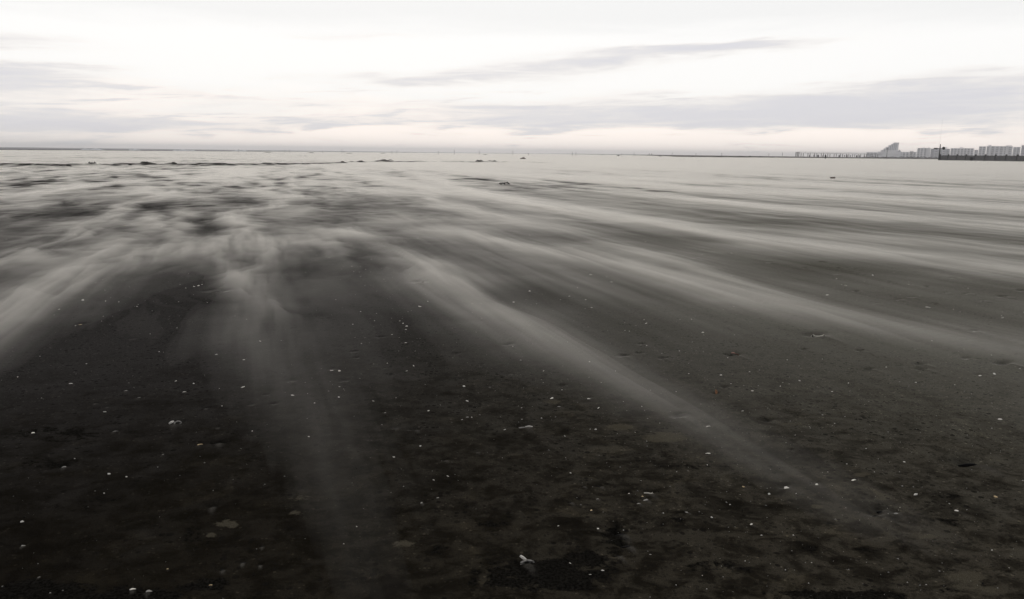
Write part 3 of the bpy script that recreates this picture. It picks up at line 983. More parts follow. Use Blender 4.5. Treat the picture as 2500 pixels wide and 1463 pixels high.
def set_down(me, name, x, y, size, rot=(0, 0, 0), sink=0.03):
    o = bpy.data.objects.new(name, me)
    C.objects.link(o)
    o.location = (x, y, ground_at(x, y) - sink * size)
    o.rotation_euler = rot
    o.scale = (size,) * 3
    return o


# ------------------------------------------------------------------ the recognisable pieces on the sand
def thing(name, label, cat, loc, rz=0.0, group=None, scale=1.0):
    o = bpy.data.objects.new(name, None)
    o.empty_display_size = 0.05
    C.objects.link(o)
    o.location = loc
    o.rotation_euler = (0, 0, rz)
    o.scale = (scale,) * 3
    return tag(o, label, cat, group)


def tube(bm, pts, rads, sides=7):
    """a tapered bent rod"""
    rings = []
    for i, p in enumerate(pts):
        p = Vector(p)
        d = (Vector(pts[min(i + 1, len(pts) - 1)]) - Vector(pts[max(i - 1, 0)])).normalized()
        u = d.orthogonal().normalized()
        v = d.cross(u)
        rings.append([bm.verts.new(p + rads[i] * (math.cos(2 * math.pi * k_ / sides) * u + math.sin(2 * math.pi * k_ / sides) * v)) for k_ in range(sides)])
    for a, b_ in zip(rings[:-1], rings[1:]):
        for k_ in range(sides):
            bm.faces.new((a[k_], a[(k_ + 1) % sides], b_[(k_ + 1) % sides], b_[k_]))
    bm.faces.new(rings[0][::-1])
    bm.faces.new(rings[-1])


def box(bm, x0, x1, y0, y1, z0, z1):
    vs = [bm.verts.new(p) for p in ((x0, y0, z0), (x1, y0, z0), (x1, y1, z0), (x0, y1, z0), (x0, y0, z1), (x1, y0, z1), (x1, y1, z1), (x0, y1, z1))]
    for f in ((0, 3, 2, 1), (4, 5, 6, 7), (0, 1, 5, 4), (1, 2, 6, 5), (2, 3, 7, 6), (3, 0, 4, 7)):
        bm.faces.new([vs[i] for i in f])


def leaf_blade(bm, curl, w_):
    rows = []
    for i in range(9):
        u = i / 8
        half = w_ * math.sin(math.pi * (0.04 + 0.93 * u)) ** 0.8
        row = []
        for j in range(7):
            v = -1 + 2 * j / 6
            a = v * curl
            row.append((half * math.sin(a) / max(curl, 0.3), u, 0.10 * math.sin(u * 2.6) + half * (1 - math.cos(a)) / max(curl, 0.3) + 0.015 * math.sin(9 * u + v)))
        rows.append(row)
    surf(bm, rows, 0.02)


LM = {}                                               # landmark name -> (photo x, photo y, words)


def place(key, name, label, cat, words, rz=0.0, dz=0.0):
    x, y, z, size = P[key]
    t_ = thing(name, label, cat, (x, y, ground_at(x, y) + dz * size), rz, None, size)
    LM[key] = (BIG[key][0], BIG[key][1], words)
    return t_


t_ = place('orange_leaf', 'dry_leaf', 'curled orange brown leaf standing upright, stuck in the dark sand', 'leaf', 'the upright orange leaf', 0.5)
bm = bmesh.new(); leaf_blade(bm, 1.0, 0.36)
bmesh.ops.rotate(bm, verts=bm.verts, cent=(0, 0, 0), matrix=Matrix.Rotation(R(72), 3, 'X'))
fin(bm, 'blade', M['leaf'], True, t_)
bm = bmesh.new(); tube(bm, [(0, 0.02, -0.05), (0.03, -0.02, 0.02), (0.10, -0.16, 0.06)], [0.03, 0.025, 0.015]); fin(bm, 'stem', M['bark'], True, t_)

t_ = place('red_leaf', 'dry_leaf', 'reddish crumpled leaf lying flat with a grey side, beyond the upright orange leaf', 'leaf', 'the flat reddish leaf', 1.9)
bm = bmesh.new(); leaf_blade(bm, 0.7, 0.24)
bmesh.ops.rotate(bm, verts=bm.verts, cent=(0, 0, 0), matrix=Matrix.Rotation(R(18), 3, 'X'))
bmesh.ops.translate(bm, verts=bm.verts, vec=(0, -0.5, 0.06)); fin(bm, 'blade', M['red'], True, t_)
bm = bmesh.new(); tube(bm, [(0, 0.4, 0.12), (0.05, 0.62, 0.2), (0.16, 0.8, 0.3)], [0.03, 0.025, 0.015]); fin(bm, 'stem', M['bark'], True, t_)

t_ = place('drift', 'driftwood', 'pale knotty piece of driftwood with dark ends, lying across the sand at right', 'driftwood', 'the pale driftwood', 0.05)
bm = bmesh.new(); tube(bm, [(-0.5, 0, 0.10), (-0.36, 0.03, 0.17), (-0.2, 0.0, 0.10), (0.02, -0.04, 0.12), (0.25, 0.0, 0.10), (0.42, 0.03, 0.16), (0.5, 0.05, 0.12)], [0.05, 0.09, 0.07, 0.06, 0.09, 0.10, 0.04], 9); fin(bm, 'stick', M['wood'], True, t_)
for xx, zz in ((-0.42, 0.14), (0.40, 0.14)):
    bm = bmesh.new(); tube(bm, [(xx, 0.0, zz - 0.02), (xx - 0.05, -0.12, zz + 0.06), (xx - 0.06, -0.2, zz + 0.13)], [0.055, 0.045, 0.02]); fin(bm, 'stub', M['bark'], True, t_)

t_ = place('broken', 'broken_shell', 'large broken white shell propped up in the dark wet patch at bottom centre', 'shell', 'the large broken shell', 0.3)
bm = valve(random.Random(3), 0.8, 0.22, 7, 0.55); bmesh.ops.rotate(bm, verts=bm.verts, cent=(0, 0, 0), matrix=Matrix.Rotation(R(-24), 3, 'X')); bmesh.ops.translate(bm, verts=bm.verts, vec=(0.05, 0, 0.05)); fin(bm, 'valve', M['grey'], True, t_)
bm = chip(random.Random(8)); bmesh.ops.scale(bm, verts=bm.verts, vec=(0.75, 0.5, 0.8)); bmesh.ops.rotate(bm, verts=bm.verts, cent=(0, 0, 0), matrix=Matrix.Rotation(R(40), 3, 'Y')); bmesh.ops.translate(bm, verts=bm.verts, vec=(-0.12, 0.15, 0.33)); fin(bm, 'shard', M['white'], False, t_)
bm = chip(random.Random(12)); bmesh.ops.scale(bm, verts=bm.verts, vec=(0.3, 0.4, 0.8)); bmesh.ops.translate(bm, verts=bm.verts, vec=(-0.34, -0.25, 0.04)); fin(bm, 'shard', M['white'], False, t_)

t_ = place('stick', 'twig', 'short pale stick lying level among shell pieces, lower right of centre', 'stick', 'the short pale stick', -0.25)
bm = bmesh.new(); tube(bm, [(-0.5, 0, 0.08), (-0.2, 0.02, 0.10), (0.15, -0.01, 0.09), (0.5, 0.02, 0.07)], [0.06, 0.075, 0.07, 0.05]); fin(bm, 'stem', M['wood'], True, t_)
bm = bmesh.new(); tube(bm, [(0.1, 0, 0.1), (0.2, 0.1, 0.14), (0.26, 0.2, 0.15)], [0.04, 0.03, 0.02]); fin(bm, 'side_shoot', M['wood'], True, t_)

t_ = place('bright', 'clam_shell', 'very bright white clam shell at the black wet edge, bottom left', 'shell', 'the very bright shell at bottom left', 0.6)
bm = valve(random.Random(21), 0.75, 0.18, 7, 0.4); bmesh.ops.rotate(bm, verts=bm.verts, cent=(0, 0, 0), matrix=Matrix.Rotation(R(20), 3, 'Y')); fin(bm, 'valve', M['white'], True, t_)
bm = chip(random.Random(4)); bmesh.ops.scale(bm, verts=bm.verts, vec=(0.5, 0.5, 0.7)); bmesh.ops.translate(bm, verts=bm.verts, vec=(-0.5, -0.2, 0)); fin(bm, 'shard', M['grey'], False, t_)

t_ = place('ring', 'open_shell', 'open grey shell with a ring shaped mouth and a white lip, left foreground', 'shell', 'the ring shaped open shell', 0.2)
bm = bmesh.new(); tube(bm, [(0.22 + 0.26 * math.cos(a), 0.1 + 0.2 * math.sin(a), 0.13 + 0.09 * math.sin(a)) for a in np.linspace(0, 5.9, 15)], [0.06] * 15); fin(bm, 'rim', M['grey'], True, t_)
bm = chip(random.Random(14)); bmesh.ops.scale(bm, verts=bm.verts, vec=(0.55, 0.5, 0.9)); bmesh.ops.rotate(bm, verts=bm.verts, cent=(0, 0, 0), matrix=Matrix.Rotation(R(-25), 3, 'Y')); bmesh.ops.translate(bm, verts=bm.verts, vec=(-0.26, 0.12, 0.2)); fin(bm, 'lip', M['white'], False, t_)
bm = valve(random.Random(31), 0.6, 0.2); bmesh.ops.translate(bm, verts=bm.verts, vec=(0.02, -0.12, -0.05)); fin(bm, 'valve', M['grey'], True, t_)

t_ = place('twig', 'twig', 'small dark twig with a forked end in the pale drift, left of centre', 'stick', 'the dark forked twig', 0.1)
bm = bmesh.new(); tube(bm, [(-0.5, 0, 0.1), (-0.1, 0.03, 0.13), (0.3, 0, 0.16), (0.5, 0.04, 0.24)], [0.04, 0.07, 0.09, 0.05]); fin(bm, 'stem', M['bark'], True, t_)
bm = bmesh.new(); tube(bm, [(0.15, 0, 0.14), (0.36, -0.08, 0.26), (0.46, -0.12, 0.34)], [0.06, 0.06, 0.03]); fin(bm, 'side_shoot', M['bark'], True, t_)

t_ = place('open_mussel', 'mussel_shell', 'dark open mussel shell with a pale rim on the clear sand at left', 'shell', 'the dark open mussel shell', 0.05)
bm = mussel(random.Random(2)); bmesh.ops.rotate(bm, verts=bm.verts, cent=(0, 0, 0), matrix=Matrix.Rotation(R(14), 3, 'X')); fin(bm, 'valve', M['dark'], True, t_)
bm = bmesh.new(); tube(bm, [(-0.45, -0.05, 0.03), (-0.2, -0.17, 0.05), (0.1, -0.2, 0.06), (0.4, -0.1, 0.05)], [0.02, 0.035, 0.035, 0.02]); fin(bm, 'rim', M['grey'], True, t_)

t_ = place('chunk', 'broken_shell', 'chunky white broken shell at right, brightest in the lower right quarter', 'shell', 'the chunky white shell', 0.8)
bm = valve(random.Random(41), 0.85, 0.24, 7, 0.5); bmesh.ops.rotate(bm, verts=bm.verts, cent=(0, 0, 0), matrix=Matrix.Rotation(R(25), 3, 'X')); fin(bm, 'valve', M['white'], True, t_)
bm = chip(random.Random(42)); bmesh.ops.scale(bm, verts=bm.verts, vec=(0.6, 0.6, 0.7)); bmesh.ops.translate(bm, verts=bm.verts, vec=(0.4, -0.4, 0)); fin(bm, 'shard', M['grey'], False, t_)

t_ = place('pit_clam', 'mussel_shell', 'long dark shell half buried beside a pale tail of sand near the right edge', 'shell', 'the long half buried shell at right', -0.15)
bm = mussel(random.Random(6)); bmesh.ops.scale(bm, verts=bm.verts, vec=(0.9, 0.7, 0.7)); bmesh.ops.translate(bm, verts=bm.verts, vec=(-0.1, 0, 0)); fin(bm, 'valve', M['dark'], True, t_)
bm = mussel(random.Random(7)); bmesh.ops.scale(bm, verts=bm.verts, vec=(0.5, 0.6, 0.5)); bmesh.ops.translate(bm, verts=bm.verts, vec=(0.28, -0.06, 0)); fin(bm, 'rim', M['grey'], True, t_)

t_ = place('long_shell', 'razor_shell', 'long pale razor shell lying level in the middle of the foreground', 'shell', 'the long pale razor shell', 0.12)
bm = bmesh.new()
surf(bm, [[(u - 0.5, 0.11 * v + 0.05 * math.sin(3 * u), 0.10 * (1 - v * v) + 0.01) for v in np.linspace(-1, 1, 7)] for u in np.linspace(0, 1, 9)], 0.03)
fin(bm, 'valve', M['grey'], True, t_)
bm = bmesh.new(); tube(bm, [(-0.02, 0.10, 0.11), (0.25, 0.13, 0.13), (0.5, 0.08, 0.1)], [0.03, 0.045, 0.03]); fin(bm, 'rim', M['white'], True, t_)

x, y, z, size = P['clump']
t_ = thing('debris_clump', 'tangle of dark driftwood twigs and white shell bits on the pale sand beyond the centre', 'debris', (x, y, ground_at(x, y)), 0.0, None, size)
rc = random.Random(17)
for q in range(7):
    a = rc.uniform(-0.5, 0.5)
    x0 = rc.uniform(-0.42, 0.25)
    bm = bmesh.new(); tube(bm, [(x0, rc.uniform(-.2, .2), 0.05 + rc.uniform(0, .1)), (x0 + 0.15, rc.uniform(-.2, .2), 0.16 + rc.uniform(0, .1)), (x0 + 0.32, rc.uniform(-.2, .2), 0.08 + rc.uniform(0, .1))], [0.04, 0.06, 0.03]); fin(bm, 'twig', M['bark'], True, t_)
for xx, zz in ((-0.1, 0.2), (0.16, 0.24), (0.3, 0.12)):
    bm = chip(rc); bmesh.ops.scale(bm, verts=bm.verts, vec=(0.24, 0.2, 0.7)); bmesh.ops.translate(bm, verts=bm.verts, vec=(xx, -0.16, zz)); fin(bm, 'shell_bit', M['white'], False, t_)

x, y, z, size = P['block']
t_ = thing('driftwood', 'small brown block of old timber alone on the pale sand at right', 'driftwood', (x, y, ground_at(x, y)), 0.2, None, size)
bm = bmesh.new(); box(bm, -0.5, 0.5, -0.3, 0.3, -0.02, 0.42); bmesh.ops.bevel(bm, geom=bm.edges[:], offset=0.05, segments=2); fin(bm, 'block', M['brown'], False, t_)
bm = bmesh.new(); tube(bm, [(0.3, 0, 0.4), (0.36, 0, 0.52), (0.44, 0.05, 0.58)], [0.05, 0.05, 0.03]); fin(bm, 'spike', M['bark'], True, t_)

x, y, z, size = P['far_block']
t_ = thing('driftwood', 'low brown branch lying on the pale far sand just right of the wrack line', 'driftwood', (x, y, ground_at(x, y) + 0.05), 0.1, None, size)
bm = bmesh.new(); tube(bm, [(-0.5, 0, 0.12), (-0.1, 0.05, 0.2), (0.25, 0, 0.16), (0.5, 0.05, 0.08)], [0.06, 0.13, 0.12, 0.05]); fin(bm, 'branch', M['brown'], True, t_)
bm = bmesh.new(); tube(bm, [(0, 0.03, 0.2), (0.12, 0, 0.36), (0.2, 0, 0.42)], [0.06, 0.05, 0.03]); fin(bm, 'stub', M['bark'], True, t_)

# ------------------------------------------------------------------ the scattered small shells, each one a thing
WORDS = {('chip', 'white'): 'white shell chip', ('clam', 'white'): 'white clam shell', ('clam', 'tan'): 'tan clam shell', ('clam', 'grey'): 'grey clam shell', ('mussel', 'dark'): 'dark mussel shell'}
NAMES = {'chip': 'shell_fragment', 'clam': 'clam_shell', 'mussel': 'mussel_shell'}
GROUPS = {('chip', 'white'): 'white shell chips on the sand', ('clam', 'white'): 'white clam shells on the sand', ('clam', 'tan'): 'tan clam shells on the sand',
          ('clam', 'grey'): 'grey clam shells on the sand', ('mussel', 'dark'): 'dark half buried mussel shells'}
rs = random.Random(3)
seen = []
for kind, colr, px, py, wpx in SMALL:
    x, y, z = hit(px, py)
    size = wpx * math.sqrt(x * x + y * y + CAM_H ** 2) / F
    me_ = rs.choice(VAR[(kind, colr)])
    if kind == 'mussel':
        rot = (rs.uniform(-0.15, 0.25), rs.uniform(-0.15, 0.15), rs.uniform(-0.35, 0.25) + rs.choice([0, math.pi]))
        k_, sink = 1.12, 0.02
    elif kind == 'clam':
        rot = (rs.uniform(-0.2, 0.35), rs.uniform(-0.3, 0.3), rs.uniform(-3, 3))
        k_, sink = 1.05, 0.02
    else:
        rot = (rs.uniform(0.1, 0.9), rs.uniform(-0.5, 0.5), rs.uniform(-0.9, 0.9) + rs.choice([0, math.pi]))
        k_, sink = 1.15, -0.04
    o = set_down(me_, NAMES[kind], x, y, size * k_ * rs.uniform(0.72, 0.98), rot, sink)
    # nearest landmark in the picture
    lm = min(LM, key=lambda q: math.hypot(LM[q][0] - px, 1.6 * (LM[q][1] - py)))
    lx, ly, words = LM[lm]
    ddx, ddy = px - lx, (py - ly) * 1.6
    if abs(ddx) > 1.6 * abs(ddy):
        where = 'right of' if ddx > 0 else 'left of'
    elif abs(ddy) > 1.6 * abs(ddx):
        where = 'in front of' if ddy > 0 else 'beyond'
    else:
        where = ('front right of' if ddx > 0 else 'front left of') if ddy > 0 else ('back right of' if ddx > 0 else 'back left of')
    seen.append((o, kind, colr, where, lm, words, math.hypot(ddx, ddy)))
ORD = ['nearest', 'second nearest', 'third nearest', 'fourth nearest', 'fifth nearest', 'sixth nearest', 'seventh nearest', 'eighth nearest', 'ninth nearest', 'tenth nearest',
       'eleventh nearest', 'twelfth nearest', 'thirteenth nearest', 'fourteenth nearest', 'fifteenth nearest', 'sixteenth nearest', 'seventeenth nearest', 'eighteenth nearest', 'nineteenth nearest', 'twentieth nearest']
from collections import defaultdict
byk = defaultdict(list)
for sn in seen:
    byk[(sn[1], sn[2], sn[3], sn[4])].append(sn)
for key, lst in byk.items():
    lst.sort(key=lambda q: q[6])
    for i, (o, kind, colr, where, lm, words, _) in enumerate(lst):
        w0 = WORDS[(kind, colr)]
        if len(lst) == 1:
            lab = f"the only {w0} {where} {words}"
        else:
            lab = f"{w0} {where} {words}, {ORD[i]}" + (" to it" if i < 2 else "")
        tag(o, lab, 'shell', GROUPS[(kind, colr)])

# fine grit nobody could count: specks of shell and stone, one object
rg = np.random.default_rng(9)
gv, gf, gmat = [], [], []
for q in range(11000):
    r_ = 2.1 + 15.0 * rg.random() ** 1.7
    a_ = R(rg.uniform(-44, 44))
    x, y = r_ * math.sin(a_), r_ * math.cos(a_)
    if vnoise(np.array([x * 0.9]), np.array([y * 0.5]), 77)[0] < rg.uniform(0.2, 0.75):
        continue
    sz = (0.0016 + 0.0050 * rg.random() ** 4) * (0.6 + r_ / 7)
    z = ground_at(x, y)
    k_ = len(gv)
    rot = rg.uniform(0, 6.28)
    for dd in ((1, 0, 0), (-0.3, 0.7, 0), (-0.6, -0.6, 0), (0, 0, 0.8)):
        c_, s_ = math.cos(rot), math.sin(rot)
        gv.append((x + sz * (dd[0] * c_ - dd[1] * s_) * 1.3, y + sz * (dd[0] * s_ + dd[1] * c_), z - 0.2 * sz + sz * dd[2]))
    gf += [(k_, k_ + 1, k_ + 3), (k_ + 1, k_ + 2, k_ + 3), (k_ + 2, k_, k_ + 3)]
    mi = rg.choice([0, 1, 1, 2, 2, 2])
    gmat += [mi] * 3
mg = bpy.data.meshes.new('shell_grit')
mg.from_pydata(gv, [], gf)
for m_ in (M['white'], M['grey'], M['dark']):
    mg.materials.append(m_)
mg.polygons.foreach_set('material_index', np.array(gmat, dtype=np.int32))
tag(new_obj('shell_grit', mg), kind='stuff')


# ------------------------------------------------------------------ wrack line and heaps far down the beach
def lump_mesh(name, seed, mat, peak=0.0, ragged=0.5):
    """ragged low heap, 1 wide, about 1 high"""
    rl = random.Random(seed)
    bm = bmesh.new()
    nn, mm = 22, 7
    rings = []
    ph = [rl.uniform(0, 6.28) for _ in range(6)]
    for i in range(mm):
        q = 1 - i / mm
        row = []
        for j in range(nn):
            a = 2 * math.pi * j / nn
            e = 1 + ragged * (0.18 * math.sin(2 * a + ph[0]) + 0.14 * math.sin(3 * a + ph[1] + 2 * q) + 0.12 * math.sin(5 * a + ph[2]) + 0.2 * (rl.random() - 0.5))
            zz = (1 - q ** (1.6 - peak)) * (1 + ragged * 0.35 * (rl.random() - 0.5))
            row.append(bm.verts.new((0.5 * q * e * math.cos(a), 0.34 * q * e * math.sin(a), zz - (0.12 if i == 0 else 0))))
        rings.append(row)
    for a, b_ in zip(rings[:-1], rings[1:]):
        for j in range(nn):
            bm.faces.new((a[j], a[(j + 1) % nn], b_[(j + 1) % nn], b_[j]))
    bm.faces.new(rings[-1])
    bm.faces.new(rings[0][::-1])
    return as_mesh(bm, name, mat)


# kelp clumps: a matted heap with straps lying over it
WRACK = [(62, 404, 22, 3.0, 'at the far left end of the wrack line'), (158, 406, 26, 3.5, 'thickest of the left wrack line'), (225, 403, 14, 3.0, 'low and pointed, just beyond the left wrack line'),
         (318, 404, 10, 3.5, 'small and dark, left of the widest low hump'), (362, 402, 36, 4.0, 'the widest low hump left of centre'), (418, 402, 26, 3.5, 'right beside the widest low hump'),
         (470, 404, 22, 3.0, 'between the low humps and the long thin stretch'), (690, 401, 26, 2.6, 'on the long thin stretch of wrack line'), (745, 402, 20, 2.6, 'where the wrack line thins out'),
         (838, 398, 14, 3.6, 'at the left start of the raised centre bank'), (880, 397, 34, 4.6, 'long and dark on the raised centre bank'), (936, 395, 44, 4.6, 'the longest on the raised centre bank'),
         (1000, 397, 30, 2.6, 'thin, right of the longest on the centre bank'), (1170, 396, 24, 4.0, 'dark and rounded on the right hand bank'), (1203, 395, 26, 3.0, 'pale edged at the right end of the bank')]
for i, (px, py, wpx, hpx, words) in enumerate(WRACK):
    x, y, z = hit(px, py)
    d = math.hypot(x, y)
    wm_, hm_ = wpx * d / F, hpx * d / F
    t_ = thing('seaweed_clump', f'dark clump of seaweed, {words}', 'seaweed', (x, y, float(macro_z(np.array([x]), np.array([y]))[0])), -math.atan2(x, y), 'seaweed clumps along the wrack line')
    o = new_obj('mat', lump_mesh('mat', 40 + i, M['weed'], 0.3, 1.0), None, t_)
    o.scale = (wm_, min(wm_, 2.0), hm_ * (0.75 if px < 830 else 0.80))
    rk = random.Random(i)
    for q in range(3):
        x0 = rk.uniform(-0.5, 0.3) * wm_
        bm = bmesh.new()
        tube(bm, [(x0, -0.3, hm_ * 0.4), (x0 + 0.12 * wm_, -0.35, hm_ * 0.95), (x0 + 0.3 * wm_, -0.45, hm_ * 0.25)], [0.03, 0.05, 0.03], 5)
        fin(bm, 'strap', M['weed'], True, t_)

HEAPS = [(655, 371, 22, 2.2, 420, 0, 'leftmost on the horizon sand'), (760, 372, 18, 2.4, 430, 0, 'second from the left'), (853, 372, 18, 2.2, 430, 0, 'third from the left'),
         (935, 371, 16, 2.2, 520, .3, 'dark and peaked under the brightest left sky'), (1184, 375, 18, 2.4, 470, 0, 'flat and alone, left of the centre'),
         (1510, 379, 10, 3.4, 450, .5, 'small, left of the two walkers'), (1612, 378, 10, 4.2, 430, .8, 'sharply peaked, right of the two walkers'), (1647, 380, 9, 3.2, 440, .5, 'small, right of the sharply peaked heap'),
         (1690, 381, 12, 2.6, 420, .1, 'low, left side of a pair'), (1713, 381, 13, 4.0, 420, .6, 'peaked, right side of a pair'), (1755, 382, 30, 3.4, 400, .1, 'wide and flat, left of a small peaked one'),
         (1784, 381, 8, 3.0, 430, .7, 'smallest, between the two wide flat ones'), (1810, 383, 36, 4.2, 390, .1, 'widest and darkest of all'), (1832, 381, 11, 4.6, 420, .7, 'tall peak beside the widest one'),
         (1857, 382, 15, 3.4, 420, .2, 'rounded, first right of the tall peak'), (1888, 382, 16, 3.4, 420, .4, 'rounded, second right of the tall peak'), (1921, 383, 20, 3.0, 420, .1, 'low and long, just left of the pier end'),
         (1964, 383, 12, 3.0, 420, .3, 'small dome right under the pier end posts')]
for i, (px, py, wpx, hpx, dist, pk, words) in enumerate(HEAPS):
    x, y, z = along(px, dist)
    wm_, hm_ = wpx * dist / F, hpx * dist / F
    o = new_obj('sand_heap', lump_mesh('sand_heap', 80 + i, M['heap'], pk, 0.5))
    o.location = (x, y, z - 0.05)
    o.rotation_euler = (0, 0, -math.atan2(x, y))
    o.scale = (wm_, wm_, hm_ * (0.55 if i < 5 else 0.9) + 0.08)
    tag(o, f'dark far heap on the beach, {words}', 'heap', 'heaps far down the beach')

# ------------------------------------------------------------------ thin marker poles along the water
POLES = [(583, 361, 368), (696, 362, 369), (707, 363, 370), (788, 364, 370), (835, 363, 372), (840, 366, 372), (957, 366, 373), (969, 365, 373), (1070, 366, 374), (1109, 365, 376), (1170, 366, 376),
         (1252, 368, 379), (1290, 370, 376), (1397, 370, 380), (1406, 369, 379), (1470, 376, 381), (1518, 373, 380), (1548, 372, 381), (1641, 374, 383), (1699, 376, 384), (1762, 373, 383), (1877, 378, 387), (1910, 376, 387), (2165, 365, 389)]
pb = bmesh.new()
tube(pb, [(0, 0, -0.4), (0.01, 0, 0.4), (-0.005, 0, 0.8), (0, 0, 1.0)], [0.5, 0.5, 0.46, 0.42], 8)
pole_me = as_mesh(pb, 'pole', M['pole'])
cb = bmesh.new()
tube(cb, [(0, 0, 0.97), (0, 0, 1.035)], [0.75, 0.70], 8)
cap_me = as_mesh(cb, 'cap', M['post'])
ords = ['first', 'second', 'third', 'fourth', 'fifth', 'sixth', 'seventh', 'eighth', 'ninth', 'tenth', 'eleventh', 'twelfth', 'thirteenth', 'fourteenth', 'fifteenth', 'sixteenth', 'seventeenth', 'eighteenth',
        'nineteenth', 'twentieth', 'twenty first', 'twenty second', 'twenty third', 'last and tallest']
for i, (px, yt, yb) in enumerate(POLES):
    dist = 300 if px > 2000 else 410
    x, y, z = along(px, dist)
    hgt_ = (yb - yt) * dist / F
    t_ = thing('marker_pole', (f'thin upright pole on the far shore, {ords[i]} from the left' if px < 2000 else 'grey thin pole in front of the wedge shaped building'), 'pole', (x, y, z), 0, 'thin poles along the shore')
    o = new_obj('shaft', pole_me, None, t_)
    o.scale = (0.16, 0.16, hgt_)
    o = new_obj('cap', cap_me, None, t_)
    o.scale = (0.16, 0.16, hgt_)

# ------------------------------------------------------------------ people near the pier: one continuous body each, grown from a posed skeleton
def body_mesh(step, lean, arm, cloth):
    J = dict(pelvis=(0, 0, .95), waist=(0, 0.01 + lean * .2, 1.12), chest=(0, lean * .5, 1.34), neck=(0, lean * .8, 1.50), chin=(0, lean + .02, 1.58), head=(0, lean + .02, 1.70), crown=(0, lean, 1.78))
    rad = dict(pelvis=.155, waist=.145, chest=.17, neck=.065, chin=.085, head=.105, crown=.07)
    E = [('pelvis', 'waist'), ('waist', 'chest'), ('chest', 'neck'), ('neck', 'chin'), ('chin', 'head'), ('head', 'crown')]
    for sgn, nm in ((-1, 'l'), (1, 'r')):
        st_ = step * sgn
        J.update({f'hip{nm}': (.10 * sgn, 0, .88), f'knee{nm}': (.11 * sgn, st_ * .45 + .04, .49), f'ankle{nm}': (.11 * sgn, st_ * .85 - (.03 if st_ < 0 else 0), .09), f'toe{nm}': (.12 * sgn, st_ * .85 + .16, .04),
                  f'sho{nm}': (.20 * sgn, lean * .6, 1.42), f'elb{nm}': (.27 * sgn, lean * .5 - st_ * .3 - .03, 1.13), f'wri{nm}': (.26 * sgn, lean * .5 - st_ * .5 + arm, .90 + arm * .5), f'hand{nm}': (.25 * sgn, lean * .5 - st_ * .55 + arm * 1.3, .81 + arm * .5)})
        rad.update({f'hip{nm}': .11, f'knee{nm}': .075, f'ankle{nm}': .05, f'toe{nm}': .04, f'sho{nm}': .085, f'elb{nm}': .06, f'wri{nm}': .042, f'hand{nm}': .04})
        E += [('pelvis', f'hip{nm}'), (f'hip{nm}', f'knee{nm}'), (f'knee{nm}', f'ankle{nm}'), (f'ankle{nm}', f'toe{nm}'), ('chest', f'sho{nm}'), (f'sho{nm}', f'elb{nm}'), (f'elb{nm}', f'wri{nm}'), (f'wri{nm}', f'hand{nm}')]
    ks = list(J)
    me_ = bpy.data.meshes.new('skeleton')
    me_.from_pydata([J[k_] for k_ in ks], [(ks.index(a), ks.index(b_)) for a, b_ in E], [])
    ob = bpy.data.objects.new('skeleton', me_)
    C.objects.link(ob)
    sm = ob.modifiers.new('skin', 'SKIN')
    if not me_.skin_vertices:
        bpy.context.view_layer.objects.active = ob
    for i_, k_ in enumerate(ks):
        me_.skin_vertices[0].data[i_].radius = (rad[k_],) * 2
        me_.skin_vertices[0].data[i_].use_root = (k_ == 'pelvis')
    ob.modifiers.new('subd', 'SUBSURF').levels = 1
    dg = bpy.context.evaluated_depsgraph_get()
    out = bpy.data.meshes.new_from_object(ob.evaluated_get(dg))
    bpy.data.objects.remove(ob)
    out.name = 'person'
    out.materials.clear()
    for m_ in (M[cloth], M['cloth_dark'], M['skin']):
        out.materials.append(m_)
    for p in out.polygons:
        zc = p.center.z
        p.material_index = 2 if (zc > 1.53 and zc < 1.72 and p.center.y > 0.0) or (zc < .90 and abs(p.center.x) > .2 and zc > .7) else (1 if zc < .92 or zc >= 1.53 else 0)
        p.use_smooth = True
    return out


BODIES = [body_mesh(*a) for a in ((.28, .06, .02, 'cloth_dark'), (-.24, .03, .05, 'cloth_red'), (.05, 0, .12, 'cloth_dark'), (.18, .10, .16, 'cloth_blue'))]
# coat child meshes: a flared skirt of cloth below the waist
cbm = bmesh.new()
prof = [(1.46, .17, .13), (1.36, .25, .18), (1.10, .26, .20), (.90, .29, .24), (.60, .34, .30)]
rr_ = [[cbm.verts.new((a * math.cos(u), b_ * math.sin(u) + .01, zc)) for u in np.linspace(0, 2 * math.pi, 15)[:-1]] for zc, a, b_ in prof]
for a, b_ in zip(rr_[:-1], rr_[1:]):
    for j in range(14):
        cbm.faces.new((a[j], a[(j + 1) % 14], b_[(j + 1) % 14], b_[j]))
coat_me = as_mesh(cbm, 'coat', M['cloth_dark'])
PEOPLE = [(1585, 640, 0, False, 'left one of the two walkers far off'), (1591, 640, 1, False, 'right one of the two walkers far off'),
          (1977, 520, 2, True, 'first from the left under the pier'), (1987, 600, 3, False, 'second from the left under the pier, faint'), (1997.5, 420, 0, True, 'tall, left of the largest one under the pier'),
          (2009, 570, 1, False, 'faint, between the two largest under the pier'), (2015.5, 325, 2, True, 'nearest and largest of all under the pier'), (2049, 470, 3, True, 'first right of the gap under the pier'),
          (2062, 520, 0, False, 'left in the close pair right of the gap'), (2068, 470, 1, True, 'right in the close pair right of the gap'), (2076, 570, 2, False, 'small, just right of the close pair'),
          (2092, 450, 0, True, 'dark, second from the right end of the beach group'), (2099, 520, 3, False, 'at the right end of the beach group'), (2110, 600, 1, False, 'faint and alone, left of the wedge building')]
